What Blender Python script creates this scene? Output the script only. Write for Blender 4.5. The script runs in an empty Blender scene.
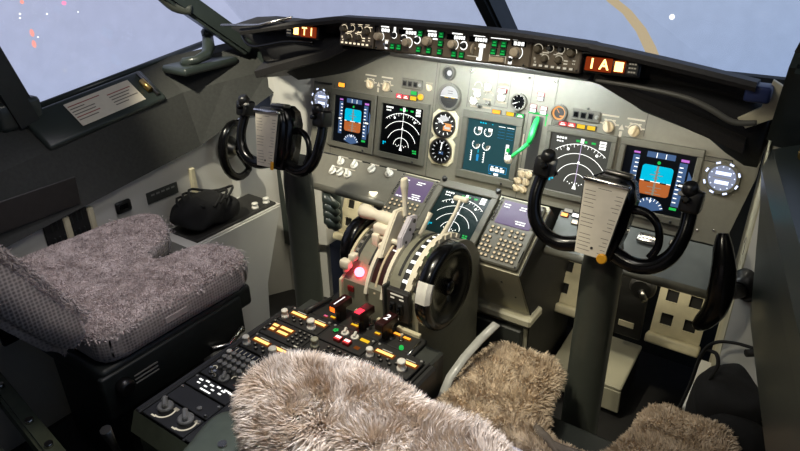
import bpy, bmesh, math, random
from mathutils import Matrix, Vector, Euler, noise
random.seed(7)
PI = math.pi
sc = bpy.context.scene
COL = sc.collection
V = Vector

# ------------------------------------------------------------------ materials
MATS = {}
def lin(c):
    return tuple(((x/255.0)/12.92 if x/255.0 <= .04045 else ((x/255.0+.055)/1.055)**2.4) for x in c)
def mat(name, rgb, rough=.5, metal=0., var=.12, scale=40., bump=0., spec=.5, emit=None, estr=0., coat=0., sheen=0.):
    m = bpy.data.materials.new(name); m.use_nodes = True
    nt = m.node_tree; n = nt.nodes; b = n['Principled BSDF']
    c = lin(rgb)
    b.inputs['Roughness'].default_value = rough
    b.inputs['Metallic'].default_value = metal
    b.inputs['Specular IOR Level'].default_value = spec
    b.inputs['Coat Weight'].default_value = coat
    if sheen: b.inputs['Sheen Weight'].default_value = sheen
    tc = n.new('ShaderNodeTexCoord'); nz = n.new('ShaderNodeTexNoise')
    nz.inputs['Scale'].default_value = scale; nz.inputs['Detail'].default_value = 4
    nt.links.new(tc.outputs['Object'], nz.inputs['Vector'])
    rp = n.new('ShaderNodeValToRGB')
    rp.color_ramp.elements[0].position = .3; rp.color_ramp.elements[1].position = .7
    rp.color_ramp.elements[0].color = tuple(x*(1-var) for x in c)+(1,)
    rp.color_ramp.elements[1].color = tuple(min(1, x*(1+var)) for x in c)+(1,)
    nt.links.new(nz.outputs['Fac'], rp.inputs['Fac'])
    nt.links.new(rp.outputs['Color'], b.inputs['Base Color'])
    if bump:
        bp = n.new('ShaderNodeBump'); bp.inputs['Strength'].default_value = bump; bp.inputs['Distance'].default_value = .002
        nt.links.new(nz.outputs['Fac'], bp.inputs['Height']); nt.links.new(bp.outputs['Normal'], b.inputs['Normal'])
    if emit:
        b.inputs['Emission Color'].default_value = lin(emit)+(1,); b.inputs['Emission Strength'].default_value = estr
    MATS[name] = m
    return m
def glow(name, rgb, s): return mat(name, tuple(x*.3 for x in rgb), .3, var=.05, emit=rgb, estr=s, spec=.2)

mat('panel_grey', (108,105,94), .5, var=.06, scale=60, bump=.05)
mat('bezel_grey', (88,86,77), .45, var=.06, scale=60)
mat('sill_blue', (40,52,92), .4)
mat('maroon', (52,26,24), .35)
mat('efis_knob', (92,82,62), .45)
mat('armrest_olive', (66,72,58), .45)
mat('slate', (74,80,80), .5, var=.08)
mat('seam', (45,43,40), .6)
mat('mcp_brown', (108,96,78), .5, var=.05)
mat('black_plastic', (18,18,18), .35, var=.2)
mat('black_gloss', (7,7,8), .2, spec=.35)
mat('black_matte', (13,12,12), .75, var=.25, scale=120, bump=.3)
mat('glare_pad', (33,31,29), .6, var=.25, scale=200, bump=.4)
mat('dark_plate', (40,39,37), .5)
mat('ped_side', (58,60,56), .45)
mat('column_grey', (60,63,57), .36, var=.06)
mat('sill_green', (46,53,50), .33, var=.12, scale=15)
mat('lining_grey', (50,51,48), .8, var=.15, scale=90, bump=.3)
mat('white_wall', (196,194,186), .55, var=.05, scale=6)
mat('cream', (205,196,165), .45, var=.06)
mat('cream_stand', (190,185,160), .5, var=.06, scale=12)
mat('quad_grey', (124,122,106), .45, var=.06)
mat('lever_white', (226,217,196), .35, var=.05)
mat('lever_lilac', (190,184,190), .4)
mat('beige_knob', (198,180,150), .45)
mat('white_knob', (225,222,212), .4)
mat('grey_knob', (135,134,130), .4)
mat('chrome', (205,203,198), .2, metal=1.)
mat('steel', (120,118,112), .3, metal=1.)
mat('brass', (180,150,90), .35, metal=1.)
mat('paper', (214,205,186), .7, var=.04)
mat('ink', (112,104,94), .8)
mat('red_ink', (150,80,74), .8)
mat('yellow_plastic', (226,160,32), .4)
mat('floor_dark', (34,33,32), .7, var=.2, scale=25)
mat('wall_dark', (36,38,36), .7, var=.2)
mat('ceiling_grey', (120,118,112), .7)
mat('rubber', (22,22,22), .8, var=.2)
mat('strap', (116,106,95), .9, var=.2)
mat('fabric_black', (14,14,15), .9, var=.3, scale=60, bump=.4)
mat('clear_strip', (176,176,170), .25)
mat('frame_olive', (92,97,76), .45, var=.12)
mat('seat_metal', (30,34,33), .5, var=.2)
mat('vent_black', (24,23,22), .6)
mat('screen_black', (7,8,9), .15, spec=.25)
mat('red_plastic', (120,20,24), .35)
mat('fire_red', (40,14,14), .3)
mat('handle_black', (24,16,14), .3)
mat('olive_knob', (150,150,132), .5)
# lit things
W = 1.0
glow('g_white', (255,255,250), 1.6); glow('g_warm', (255,236,200), 1.3); glow('g_green', (40,205,90), .8)
glow('g_green_dim', (8,120,55), .55); glow('g_amber', (255,165,50), 1.7); glow('g_orange', (255,110,30), 1.9)
glow('g_orange_hi', (255,205,120), 4.); glow('g_red', (255,50,70), 2.2); glow('g_redhot', (255,70,90), 14.)
glow('g_redwarn', (235,70,70), 1.1); glow('g_yellow', (240,190,40), 1.1); glow('g_cyan', (0,200,235), .95); glow('g_cyanblue', (40,150,215), .9)
glow('g_sky', (0,190,225), .98); glow('g_ground', (180,98,48), .95); glow('g_tape', (70,98,140), .9); glow('g_magenta', (205,120,220), .9)
glow('g_lilac', (222,200,240), 1.0); glow('s_eicas', (38,78,84), .75); glow('s_nd_grey', (84,84,78), .7); glow('s_nd_teal', (14,42,42), .6)
glow('s_cdu', (116,98,134), .8); glow('s_pfd', (8,12,20), .4); glow('g_dispamber', (255,196,110), 2.2); glow('g_ambfield', (120,62,18), .9)
glow('g_keys', (250,225,180), .75); glow('g_label', (235,225,200), .7); glow('g_clock', (214,224,255), 1.8); glow('s_clock', (140,148,172), .9)
glow('g_dial', (225,225,225), .85); glow('g_dialamber', (235,160,90), 1.0); mat('lever_green_lit', (36,176,84), .35)  # gear lever: green glow of the gear lights put into its base colour
glow('g_knobwarm', (225,200,160), .35); glow('s_amberblack', (150,52,12), .7); glow('g_dimwhite', (190,180,160), .45); glow('g_pink', (255,110,160), .8)

def glass_mat():
    m = bpy.data.materials.new('window_glass'); m.use_nodes = True
    nt = m.node_tree; n = nt.nodes; n.remove(n['Principled BSDF'])
    tr = n.new('ShaderNodeBsdfTransparent'); tr.inputs[0].default_value = (.985,.99,.995,1)
    gl = n.new('ShaderNodeBsdfGlossy'); gl.inputs['Roughness'].default_value = .02
    lw = n.new('ShaderNodeLayerWeight'); lw.inputs[0].default_value = .25
    fr = n.new('ShaderNodeMapRange'); fr.inputs[3].default_value = .01; fr.inputs[4].default_value = .22
    nt.links.new(lw.outputs['Facing'], fr.inputs[0])
    mx = n.new('ShaderNodeMixShader')
    nt.links.new(fr.outputs[0], mx.inputs[0]); nt.links.new(tr.outputs[0], mx.inputs[1]); nt.links.new(gl.outputs[0], mx.inputs[2])
    nt.links.new(mx.outputs[0], n['Material Output'].inputs['Surface'])
    MATS['glass'] = m
glass_mat()
def fleece_mat(name, c0, c1, scale=30):
    m = mat(name, c0, .95, var=0, sheen=.3, spec=.1)
    nt = m.node_tree; rp = [x for x in nt.nodes if x.type == 'VALTORGB'][0]; nz = [x for x in nt.nodes if x.type == 'TEX_NOISE'][0]
    rp.color_ramp.elements[0].color = lin(c0)+(1,); rp.color_ramp.elements[1].color = lin(c1)+(1,)
    nz.inputs['Scale'].default_value = scale
fleece_mat('fleece_grey', (176,162,157), (214,200,195), 22)
fleece_mat('fleece_tan', (186,164,136), (232,214,190), 28)
fleece_mat('fleece_cream', (202,178,148), (244,230,210), 26)
def honeycomb():
    m = mat('seat_mesh', (140,130,128), .85, var=.0, sheen=.2)
    nt = m.node_tree; n = nt.nodes; b = n['Principled BSDF']
    tc = n.new('ShaderNodeTexCoord'); vo = n.new('ShaderNodeTexVoronoi'); vo.inputs['Scale'].default_value = 110
    vo.inputs['Randomness'].default_value = .15
    nt.links.new(tc.outputs['Object'], vo.inputs['Vector'])
    rp = n.new('ShaderNodeValToRGB'); rp.color_ramp.elements[0].color = lin((112,103,102))+(1,); rp.color_ramp.elements[1].color = lin((184,172,166))+(1,)
    rp.color_ramp.elements[0].position = .15; rp.color_ramp.elements[1].position = .6
    nt.links.new(vo.outputs['Distance'], rp.inputs['Fac']); nt.links.new(rp.outputs['Color'], b.inputs['Base Color'])
    bp = n.new('ShaderNodeBump'); bp.inputs['Strength'].default_value = .5; bp.inputs['Distance'].default_value = .002
    nt.links.new(vo.outputs['Distance'], bp.inputs['Height']); nt.links.new(bp.outputs['Normal'], b.inputs['Normal'])
honeycomb()

# ------------------------------------------------------------------ mesh builder
class MB:
    def __init__(self): self.v=[]; self.f=[]; self.m=[]; self.s=[]; self.mats=[]; self.M=Matrix.Identity(4)
    def mi(self, m):
        if m not in self.mats: self.mats.append(m)
        return self.mats.index(m)
    def add(self, vs, fs, m, smooth=False):
        o=len(self.v); k=self.mi(m)
        self.v += [self.M @ V(p) for p in vs]
        for f in fs: self.f.append([o+i for i in f]); self.m.append(k); self.s.append(smooth)
        return self
    def bm(self, b, m, smooth=False):
        b.verts.index_update(); self.add([v.co.copy() for v in b.verts], [[v.index for v in f.verts] for f in b.faces], m, smooth); b.free(); return self
    def box(self, c, s, m, b=0., seg=1):
        x=bmesh.new(); bmesh.ops.create_cube(x, size=1)
        for v in x.verts: v.co = V((v.co.x*s[0]+c[0], v.co.y*s[1]+c[1], v.co.z*s[2]+c[2]))
        if b: bmesh.ops.bevel(x, geom=x.edges[:], offset=b, segments=seg, affect='EDGES', profile=.5)
        return self.bm(x, m, seg>1)
    def prism(self, poly, z0, z1, m, b=0.):
        n=len(poly); vs=[(p[0],p[1],z0) for p in poly]+[(p[0],p[1],z1) for p in poly]
        fs=[list(range(n))[::-1], list(range(n,2*n))]+[[i,(i+1)%n,n+(i+1)%n,n+i] for i in range(n)]
        if not b: return self.add(vs, fs, m)
        x=bmesh.new(); bv=[x.verts.new(p) for p in vs]; [x.faces.new([bv[i] for i in f]) for f in fs]
        bmesh.ops.recalc_face_normals(x, faces=x.faces[:])
        e=[e for e in x.edges if all(abs(v.co.z-z1)<1e-6 for v in e.verts)]
        bmesh.ops.bevel(x, geom=e, offset=b, segments=2, affect='EDGES', profile=.5)
        return self.bm(x, m)
    def rect(self, x0,y0,x1,y1,z,m): return self.add([(x0,y0,z),(x1,y0,z),(x1,y1,z),(x0,y1,z)],[[0,1,2,3]],m)
    def lathe(self, prof, c, m, axis=(0,0,1), seg=16, smooth=True, cap=True):
        q=V((0,0,1)).rotation_difference(V(axis).normalized()).to_matrix(); c=V(c); vs=[]; fs=[]
        for r,h in prof:
            for i in range(seg):
                a=2*PI*i/seg; vs.append(c+q@V((r*math.cos(a), r*math.sin(a), h)))
        for j in range(len(prof)-1):
            for i in range(seg):
                k=(i+1)%seg; fs.append([j*seg+i, j*seg+k, (j+1)*seg+k, (j+1)*seg+i])
        self.add(vs, fs, m, smooth)
        if cap:
            self.add([vs[i] for i in range(seg)], [list(range(seg))[::-1]], m)
            self.add([vs[(len(prof)-1)*seg+i] for i in range(seg)], [list(range(seg))], m)
        return self
    def cyl(self, a, b, r, m, r2=None, seg=16):
        a=V(a); b=V(b); return self.lathe([(r,0),(r if r2 is None else r2,(b-a).length)], a, m, (b-a), seg)
    def tube(self, pts, r, m, seg=10, sx=1., cap=True):
        P=[V(p) for p in pts]; n=len(P); R=r if isinstance(r,(list,tuple)) else [r]*n
        T=[(P[min(i+1,n-1)]-P[max(i-1,0)]).normalized() for i in range(n)]
        up=V((0,0,1)) if abs(T[0].z)<.9 else V((0,1,0))
        u=(up-T[0]*up.dot(T[0])).normalized(); vs=[]; fs=[]
        for i in range(n):
            u=(u-T[i]*u.dot(T[i])).normalized(); w=T[i].cross(u)
            for k in range(seg):
                a=2*PI*k/seg; vs.append(P[i]+(u*math.cos(a)+w*math.sin(a)*sx)*R[i])
        for i in range(n-1):
            for k in range(seg):
                l=(k+1)%seg; fs.append([i*seg+k,i*seg+l,(i+1)*seg+l,(i+1)*seg+k])
        self.add(vs,fs,m,True)
        if cap: self.add(vs[:seg],[list(range(seg))[::-1]],m); self.add(vs[-seg:],[list(range(seg))],m)
        return self
    def bend(self, pts, r, m, seg=12, sub=5, sx=1.):
        """tube through smoothed points"""
        P=[V(p) for p in pts]; n=len(P); Q=[]; RR=[]
        for i in range(n-1):
            a,b,c,d=P[max(i-1,0)],P[i],P[i+1],P[min(i+2,n-1)]
            for k in range(sub):
                t=k/sub; Q.append(.5*((2*b)+(c-a)*t+(2*a-5*b+4*c-d)*t*t+(3*b-a-3*c+d)*t**3)); RR.append(r[i]*(1-t)+r[i+1]*t)
        Q.append(P[-1]); RR.append(r[-1]); return self.tube(Q,RR,m,seg,sx)
    def arc(self, c, r0, r1, z0, z1, a0, a1, m, seg=32):
        """extruded annulus sector in xy; angles in radians"""
        vs=[]; fs=[]; full=abs(a1-a0)>2*PI-1e-4
        n=seg if full else seg+1
        for i in range(n):
            a=a0+(a1-a0)*i/seg; x,y=math.cos(a),math.sin(a)
            vs += [(c[0]+r0*x,c[1]+r0*y,z0),(c[0]+r1*x,c[1]+r1*y,z0),(c[0]+r1*x,c[1]+r1*y,z1),(c[0]+r0*x,c[1]+r0*y,z1)]
        for i in range(seg):
            a=4*i; b=4*((i+1)%n)
            for k in range(4): fs.append([a+k,b+k,b+(k+1)%4,a+(k+1)%4])
        if not full: fs += [[0,3,2,1][::-1],[4*seg+k for k in range(4)]]
        return self.add(vs,fs,m)
    def flat(self, c, r0, r1, z, a0, a1, m, seg=24):
        vs=[]; fs=[]
        for i in range(seg+1):
            a=a0+(a1-a0)*i/seg; x,y=math.cos(a),math.sin(a)
            vs += [(c[0]+r0*x,c[1]+r0*y,z),(c[0]+r1*x,c[1]+r1*y,z)]
        for i in range(seg): fs.append([2*i,2*i+1,2*i+3,2*i+2])
        return self.add(vs,fs,m)
    def line(self, x0,y0,x1,y1,w,z,m):
        d=V((x1-x0,y1-y0)); n=V((-d.y,d.x)).normalized()*w/2
        return self.add([(x0+n.x,y0+n.y,z),(x0-n.x,y0-n.y,z),(x1-n.x,y1-n.y,z),(x1+n.x,y1+n.y,z)],[[0,1,2,3]],m)
    def text(self, s, x, y, z, size, m, align='CENTER', shear=0):
        cu=bpy.data.curves.new('t','FONT'); cu.body=s; cu.size=size; cu.align_x=align; cu.align_y='CENTER'; cu.resolution_u=3; cu.offset=size*.02; cu.shear=shear
        ob=bpy.data.objects.new('t',cu); me=bpy.data.meshes.new_from_object(ob)
        self.add([(v.co.x+x,v.co.y+y,z) for v in me.vertices],[list(p.vertices) for p in me.polygons],m)
        bpy.data.objects.remove(ob); bpy.data.meshes.remove(me); bpy.data.curves.remove(cu); return self
    def frame(self, x0,y0,x1,y1,w,z0,z1,m,b=.0015):
        """rectangular frame: outer x0..x1, border width w"""
        o=[(x0,y0),(x1,y0),(x1,y1),(x0,y1)]; i=[(x0+w,y0+w),(x1-w,y0+w),(x1-w,y1-w),(x0+w,y1-w)]
        ob=[(x0+b,y0+b),(x1-b,y0+b),(x1-b,y1-b),(x0+b,y1-b)]
        vs=[(p[0],p[1],z0) for p in o]+[(p[0],p[1],z1-b) for p in o]+[(p[0],p[1],z1) for p in ob]+[(p[0],p[1],z1) for p in i]+[(p[0],p[1],z0) for p in i]
        fs=[]
        for L in range(4):
            for k in range(4): fs.append([L*4+k,L*4+(k+1)%4,(L+1)*4+(k+1)%4,(L+1)*4+k])
        return self.add(vs,fs,m)
    def mesh(self, name):
        me=bpy.data.meshes.new(name); me.from_pydata([tuple(p) for p in self.v],[],self.f)
        for m in self.mats: me.materials.append(MATS[m])
        me.polygons.foreach_set('material_index', self.m); me.polygons.foreach_set('use_smooth', self.s)
        b=bmesh.new(); b.from_mesh(me); bmesh.ops.remove_doubles(b, verts=b.verts[:], dist=1e-6) if len(b.verts)<20000 else None
        b.to_mesh(me); b.free(); me.update(); return me
    def build(self, name, parent=None, label=None, loc=None, rot=None):
        o=bpy.data.objects.new(name, self.mesh(name)); COL.objects.link(o)
        if parent: o.parent=parent
        if loc: o.location=loc
        if rot: o.rotation_euler=rot
        if label: o['label']=label
        return o
def rep(name, me, parent, loc, rot=None):
    o=bpy.data.objects.new(name, me); COL.objects.link(o); o.parent=parent; o.location=loc
    if rot: o.rotation_euler=rot
    return o
def tag(o, label, cat, group=None):
    o['label']=label; o['category']=cat
    if group: o['group']=group
    return o
def thing(name, label, cat, loc=(0,0,0), rot=(0,0,0), group=None):
    o=bpy.data.objects.new(name, None); COL.objects.link(o); o.empty_display_size=.05
    o.location=loc; o.rotation_euler=rot
    return tag(o,label,cat,group)
def struct(o): o['kind']='structure'; return o

# panel frames: local x right, local y up the panel, local z out towards the pilots
T1=.2007; T2=.9945
RM=(PI/2-T1,0,0); RL=(PI/2-T2,0,0); RC=(PI/2-.2,0,0)
def mip(u,v,n=0.): return V((u, v*math.sin(T1)-n*math.cos(T1), .9+v*math.cos(T1)+n*math.sin(T1)))
def low(u,v,n=0.): return V((u, -.1973+v*math.sin(T2)-n*math.cos(T2), .7377+v*math.cos(T2)+n*math.sin(T2)))
def mcp(u,v,n=0.): return V((u, -.26+v*math.sin(.2)-n*math.cos(.2), 1.27+v*math.cos(.2)+n*math.sin(.2)))

_knob={}
def knob_mesh(kind):
    if kind in _knob: return _knob[kind]
    m=MB(); name,r,h,c=kind
    if name=='round': m.lathe([(r*1.15,0),(r*1.15,h*.2),(r,h*.25),(r*.92,h*.95),(r*.7,h)],(0,0,0),c,seg=18)
    elif name=='pointer':
        m.lathe([(r*1.2,0),(r*1.2,h*.35),(r*1.0,h*.45)],(0,0,0),c,seg=18)
        m.box((0,r*.25,h*.7),(r*.75,r*2.3,h*.6),c,r*.2)
    elif name=='tall': m.lathe([(r,0),(r,h*.3),(r*.8,h*.35),(r*.8,h*.75),(r*.95,h*.8),(r*.85,h*.97),(r*.5,h)],(0,0,0),c,seg=16)
    elif name=='toggle':
        m.lathe([(r*1.4,0),(r*1.4,h*.2),(r,h*.25)],(0,0,0),'steel',seg=12); m.tube([(0,0,h*.2),(0,h*.15,h*.7),(0,h*.2,h)],[r*.5,r*.6,r*.9],c,8)
    elif name=='button': m.box((0,0,h/2),(r*2,r*2,h),c,min(r,h)*.25)
    elif name=='screw': m.lathe([(r,0),(r,h*.6),(r*.6,h)],(0,0,0),c,seg=10)
    me=m.mesh(name); _knob[kind]=me; return me
def knob(parent, x,y,z, kind, name='knob', rz=0): return rep(name, knob_mesh(kind), parent, (x,y,z), (0,0,rz))
def lit_button(w,h,d,body,face,bar=None,fz=.0004):
    m=MB(); m.box((0,0,d/2),(w,h,d),body,min(w,h,d)*.2); m.rect(-w*.42,-h*.42,w*.42,h*.42,d+fz,face)
    if bar: m.rect(-w*.3,-h*.28,w*.3,-h*.08,d+fz*2,bar); m.rect(-w*.2,h*.08,w*.2,h*.22,d+fz*2,bar)
    return m

# ------------------------------------------------------------------ camera and render look
CAM=V((.86469946,-1.74220762,1.59243126))
rr=V((.82359156,.56692726,-.01704174)); uu=V((-.24248321,.3791063,.89301753)); ff=V((-.51273661,.73134936,-.44969909))
cd=bpy.data.cameras.new('camera'); cam=bpy.data.objects.new('camera',cd); COL.objects.link(cam)
cam.matrix_world=Matrix(((rr.x,uu.x,-ff.x,CAM.x),(rr.y,uu.y,-ff.y,CAM.y),(rr.z,uu.z,-ff.z,CAM.z),(0,0,0,1)))
cd.sensor_fit='HORIZONTAL'; cd.sensor_width=36; cd.lens=624.4625/800*36; cd.clip_start=.02
sc.camera=cam
sc.view_settings.view_transform='Standard'; sc.view_settings.look='None'; sc.view_settings.gamma=1; sc.view_settings.use_curve_mapping=False
sc.view_settings.exposure=0
sc.cycles.use_denoising=True; sc.cycles.max_bounces=6; sc.cycles.transparent_max_bounces=12
wd=bpy.data.worlds.new('world'); sc.world=wd; wd.use_nodes=True
wd.node_tree.nodes['Background'].inputs[0].default_value=(.01,.011,.014,1)

# ------------------------------------------------------------------ the setting
m=MB(); m.box((0,-.9,-.03),(2.6,3.4,.06),'floor_dark'); struct(m.build('floor'))
for x_ in (.41,-.41):
    m=MB(); m.box((0,0,0),(.25,.24,.016),'cream_stand',.004); m.box((0,-.115,-.06),(.25,.012,.10),'cream_stand',.002); m.box((0,0,-.075),(.24,.20,.13),'vent_black'); tag(m.build('heel_rest',None,None,(x_,.12,.155),(.12,0,0)),'cream heel rest on the floor under the '+('near' if x_>0 else 'far')+' pair of rudder pedals','foot rest','heel rests')
m=MB(); m.box((0,-1.35,2.13),(2.6,2.3,.04),'ceiling_grey'); m.box((0,-.75,2.09),(.7,.8,.05),'dark_plate'); struct(m.build('ceiling'))
m=MB(); m.box((0,-2.55,1.05),(2.6,.06,2.1),'wall_dark'); struct(m.build('wall_back'))
# forward bulkhead under the windshield, behind the panel
m=MB(); m.box((0,.47,.56),(2.3,.04,1.12),'wall_dark'); struct(m.build('wall_front'))
def sl(y): return (y+1.07)*.128     # the window line climbs towards the nose
def side_profile(sx, ys, x_of):
    """outline points (x,z) of the lining above the white panels at station y"""
    out=[]
    for y in ys:
        d=x_of(y); s=sl(y)
        lo=.13*max(0,(y+.3)/.3); out.append([(sx*(d+p), z+s, y) for p,z in ((0,.69+lo),(-.025,.70+lo),(.03,max(.90,.72+lo)),(.05,.915),(.14,.985),(.19,1.0),(.205,.99),(.205,.69+lo))])
    return out
def loft(m, secs, mt, smooth=False):
    n=len(secs[0]); vs=[V((p[0],p[2],p[1])) for s in secs for p in s]; fs=[]
    for j in range(len(secs)-1):
        for k in range(n): fs.append([j*n+k,j*n+(k+1)%n,(j+1)*n+(k+1)%n,(j+1)*n+k])
    fs.append(list(range(n))); fs.append([(len(secs)-1)*n+k for k in range(n)][::-1])
    x=bmesh.new(); bv=[x.verts.new(p) for p in vs]; [x.faces.new([bv[i] for i in f]) for f in fs]
    bmesh.ops.recalc_face_normals(x, faces=x.faces[:]); m.bm(x, mt, smooth)
def wall_at(m, sx, pts, z0, z1, th, mt):
    """upright wall along the plan points (x,y)"""
    for (xa,ya),(xb,yb) in zip(pts,pts[1:]):
        n=V((-(yb-ya),(xb-xa))).normalized()*th
        if n.x*sx<0: n=-n
        vs=[(xa,ya,z0),(xb,yb,z0),(xb+n.x,yb+n.y,z0),(xa+n.x,ya+n.y,z0)]
        vs+=[(a,b,z1+sl(b)) for a,b,c in vs]
        m.add(vs,[[0,1,2,3],[4,5,6,7],[0,1,5,4],[1,2,6,5],[2,3,7,6],[3,0,4,7]],mt)
# left wall: white panels, seams, cream ribs
m=MB(); wall_at(m,-1,[(-1.1,-2.5),(-1.1,-.16)],0,.72,.03,'white_wall')
for y in (-.86,-.775,-.35): m.box((-1.093,y,.36),(.02,.022,.72),'cream',.004)
struct(m.build('wall_left'))
m=MB(); wall_at(m,-1,[(-1.1,-.16),(-1.0,.02),(-.80,.06)],0,.72,.03,'white_wall'); struct(m.build('wall_left'))
m=MB(); wall_at(m,1,[(1.16,-2.5),(1.13,-1.2)],0,.80,.03,'white_wall'); struct(m.build('wall_right'))
m=MB(); wall_at(m,1,[(1.13,-1.2),(.97,-.36)],0,.80,.03,'white_wall'); struct(m.build('wall_right'))
m=MB(); wall_at(m,1,[(.97,-.36),(.80,-.22)],0,.95,.03,'white_wall'); struct(m.build('wall_right'))
def gapfill(m, sx): # fairing between the panel end and the side wall
    pass
# left pillar fairing, cream, beside the panel
m=MB()
loft(m,[[(-.77,.0,.02),(-1.0,.0,-.01),(-1.06,.0,.2),(-.77,.0,.2)]] and [[(-.765,.3,.03),(-.97,.3,-.02),(-1.04,.3,.2),(-.765,.3,.2)],[(-.765,.8,.03),(-1.0,.8,-.03),(-1.06,.8,.2),(-.765,.8,.2)],[(-.765,1.14,.04),(-.98,1.15,-.02),(-1.1,1.15,.2),(-.765,1.14,.2)]] if False else
     [[(-.765,.3,.03),(-.765,.8,.03),(-.765,1.16,.05),(-.765,1.16,.3),(-.765,.3,.3)],
      [(-.90,.3,-.0),(-.92,.8,-.01),(-.93,1.17,.0),(-.93,1.17,.3),(-.90,.3,.3)],
      [(-.95,.3,-.0),(-.965,.8,-.02),(-.965,1.15,-.02),(-.965,1.15,.3),(-.95,.3,.3)]],'white_wall')
struct(m.build('trim_1'))
m=MB(); m.box((-1.06,.12,.72),(.19,.22,.96),'sill_green',.01); m.box((-.99,.06,1.17),(.20,.20,.06),'sill_green',.015,2); struct(m.build('trim_9'))
m=MB(); loft(m,[[(.762,.02,.035),(.772,.02,.0),(.80,.02,-.22),(.92,.02,-.22),(.92,.02,.3),(.762,.02,.3)],[(.768,1.16,.05),(.775,1.16,.02),(.795,1.16,-.20),(.90,1.16,-.20),(.90,1.16,.3),(.768,1.16,.3)]],'cream_stand'); struct(m.build('trim_8'))
# dark lining under the side windows
def xL(y): return 1.1 if y<-.3 else 1.1-(y+.3)*.46
m=MB(); loft(m, side_profile(-1,[-2.5,-1.4,-.8,-.3,-.15,.01],xL),'lining_grey'); struct(m.build('trim_2'))
def xR(y): return .785+(-.3-y)*.20
m=MB(); loft(m, [[(xR(y)+p, z, y) for p,z in ((.34,.05),(.30,.12),(.19,.46),(.055,.74),(.015,1.02),(.0,1.10),(.01,1.145),(.06,1.165),(.25,1.19),(.36,1.18),(.36,.05))] for y in (-2.4,-1.7,-1.2,-.7,-.45,-.32)],'sill_green')
struct(m.build('trim_3'))
# window posts and frames
def post(m, a, b, w, d, mt, up=(0,0,1)):
    a=V(a); b=V(b); t=(b-a).normalized(); s=V(up).cross(t).normalized(); q=t.cross(s)
    vs=[]
    for p in (a,b):
        for x,y in ((-w,-d),(w,-d),(w,d),(-w,d)): vs.append(p+s*x+q*y)
    x=bmesh.new(); bv=[x.verts.new(p) for p in vs]
    for f in ([0,1,2,3][::-1],[4,5,6,7],[0,1,5,4],[1,2,6,5],[2,3,7,6],[3,0,4,7]): x.faces.new([bv[i] for i in f])
    bmesh.ops.bevel(x, geom=x.edges[:], offset=min(w,d)*.35, segments=2, affect='EDGES'); bmesh.ops.recalc_face_normals(x, faces=x.faces[:])
    m.bm(x, mt)
# centre windshield post, left post, right post, aft side posts
m=MB(); post(m,(0,.14,1.19),(0,-.42,1.72),.040,.025,'seat_metal',(1,0,0)); struct(m.build('trim_4'))
m=MB(); post(m,(-1.06,-.01,1.12),(-1.13,-.32,1.38),.035,.035,'sill_green'); post(m,(-1.13,-.32,1.38),(-1.0,-.55,1.76),.035,.035,'sill_green'); struct(m.build('trim_5'))
m=MB(); post(m,(.83,-.22,1.14),(.845,-.36,1.34),.05,.035,'sill_green',(0,1,0)); post(m,(.845,-.36,1.34),(.95,-.6,1.75),.05,.035,'sill_green',(0,1,0)); struct(m.build('trim_6'))
m=MB(); post(m,(-1.26,-.83,.99),(-1.25,-1.04,1.76),.06,.05,'seat_metal'); m.box((-1.24,-.845,1.04),(.06,.14,.09),'sill_green',.015,2); struct(m.build('trim_7'))
def window(name, pts, fr, w, mt):
    m=MB(); P=[V(p) for p in pts]; n=len(P)
    nn=(P[1]-P[0]).cross(P[2]-P[0]).normalized()
    m.add([p+nn*.004 for p in P]+[p-nn*.004 for p in P],[list(range(n)),list(range(n,2*n))[::-1]]+[[i,(i+1)%n,n+(i+1)%n,n+i] for i in range(n)],'glass')
    o=struct(m.build(name)); f=MB()
    for i in fr: f.tube([P[i],P[(i+1)%n]],w,mt,8)
    if fr: f.build('window_frame',o)
    return o
window('window_1',[(-1.275,-.80,1.03),(-1.275,-.02,1.13),(-1.20,-.30,1.70),(-1.25,-.98,1.70)],[0,2],.012,'sill_green')
window('window_2',[(-1.275,-1.6,.93),(-1.275,-.90,1.01),(-1.24,-1.06,1.70),(-1.24,-1.6,1.70)],[0,2],.012,'sill_green')
window('window_3',[(-1.06,.02,1.17),(-.02,.15,1.20),(-.02,-.42,1.73),(-.98,-.55,1.76)],[0,2],.012,'black_plastic')
window('window_4',[(.02,.15,1.20),(.80,-.14,1.15),(.95,-.58,1.74),(.02,-.42,1.73)],[0,2],.012,'black_plastic')
window('window_5',[(1.12,-.5,1.2),(1.25,-1.5,1.1),(1.15,-1.5,1.75),(1.0,-.62,1.75)],[0,2],.012,'black_plastic')

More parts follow.
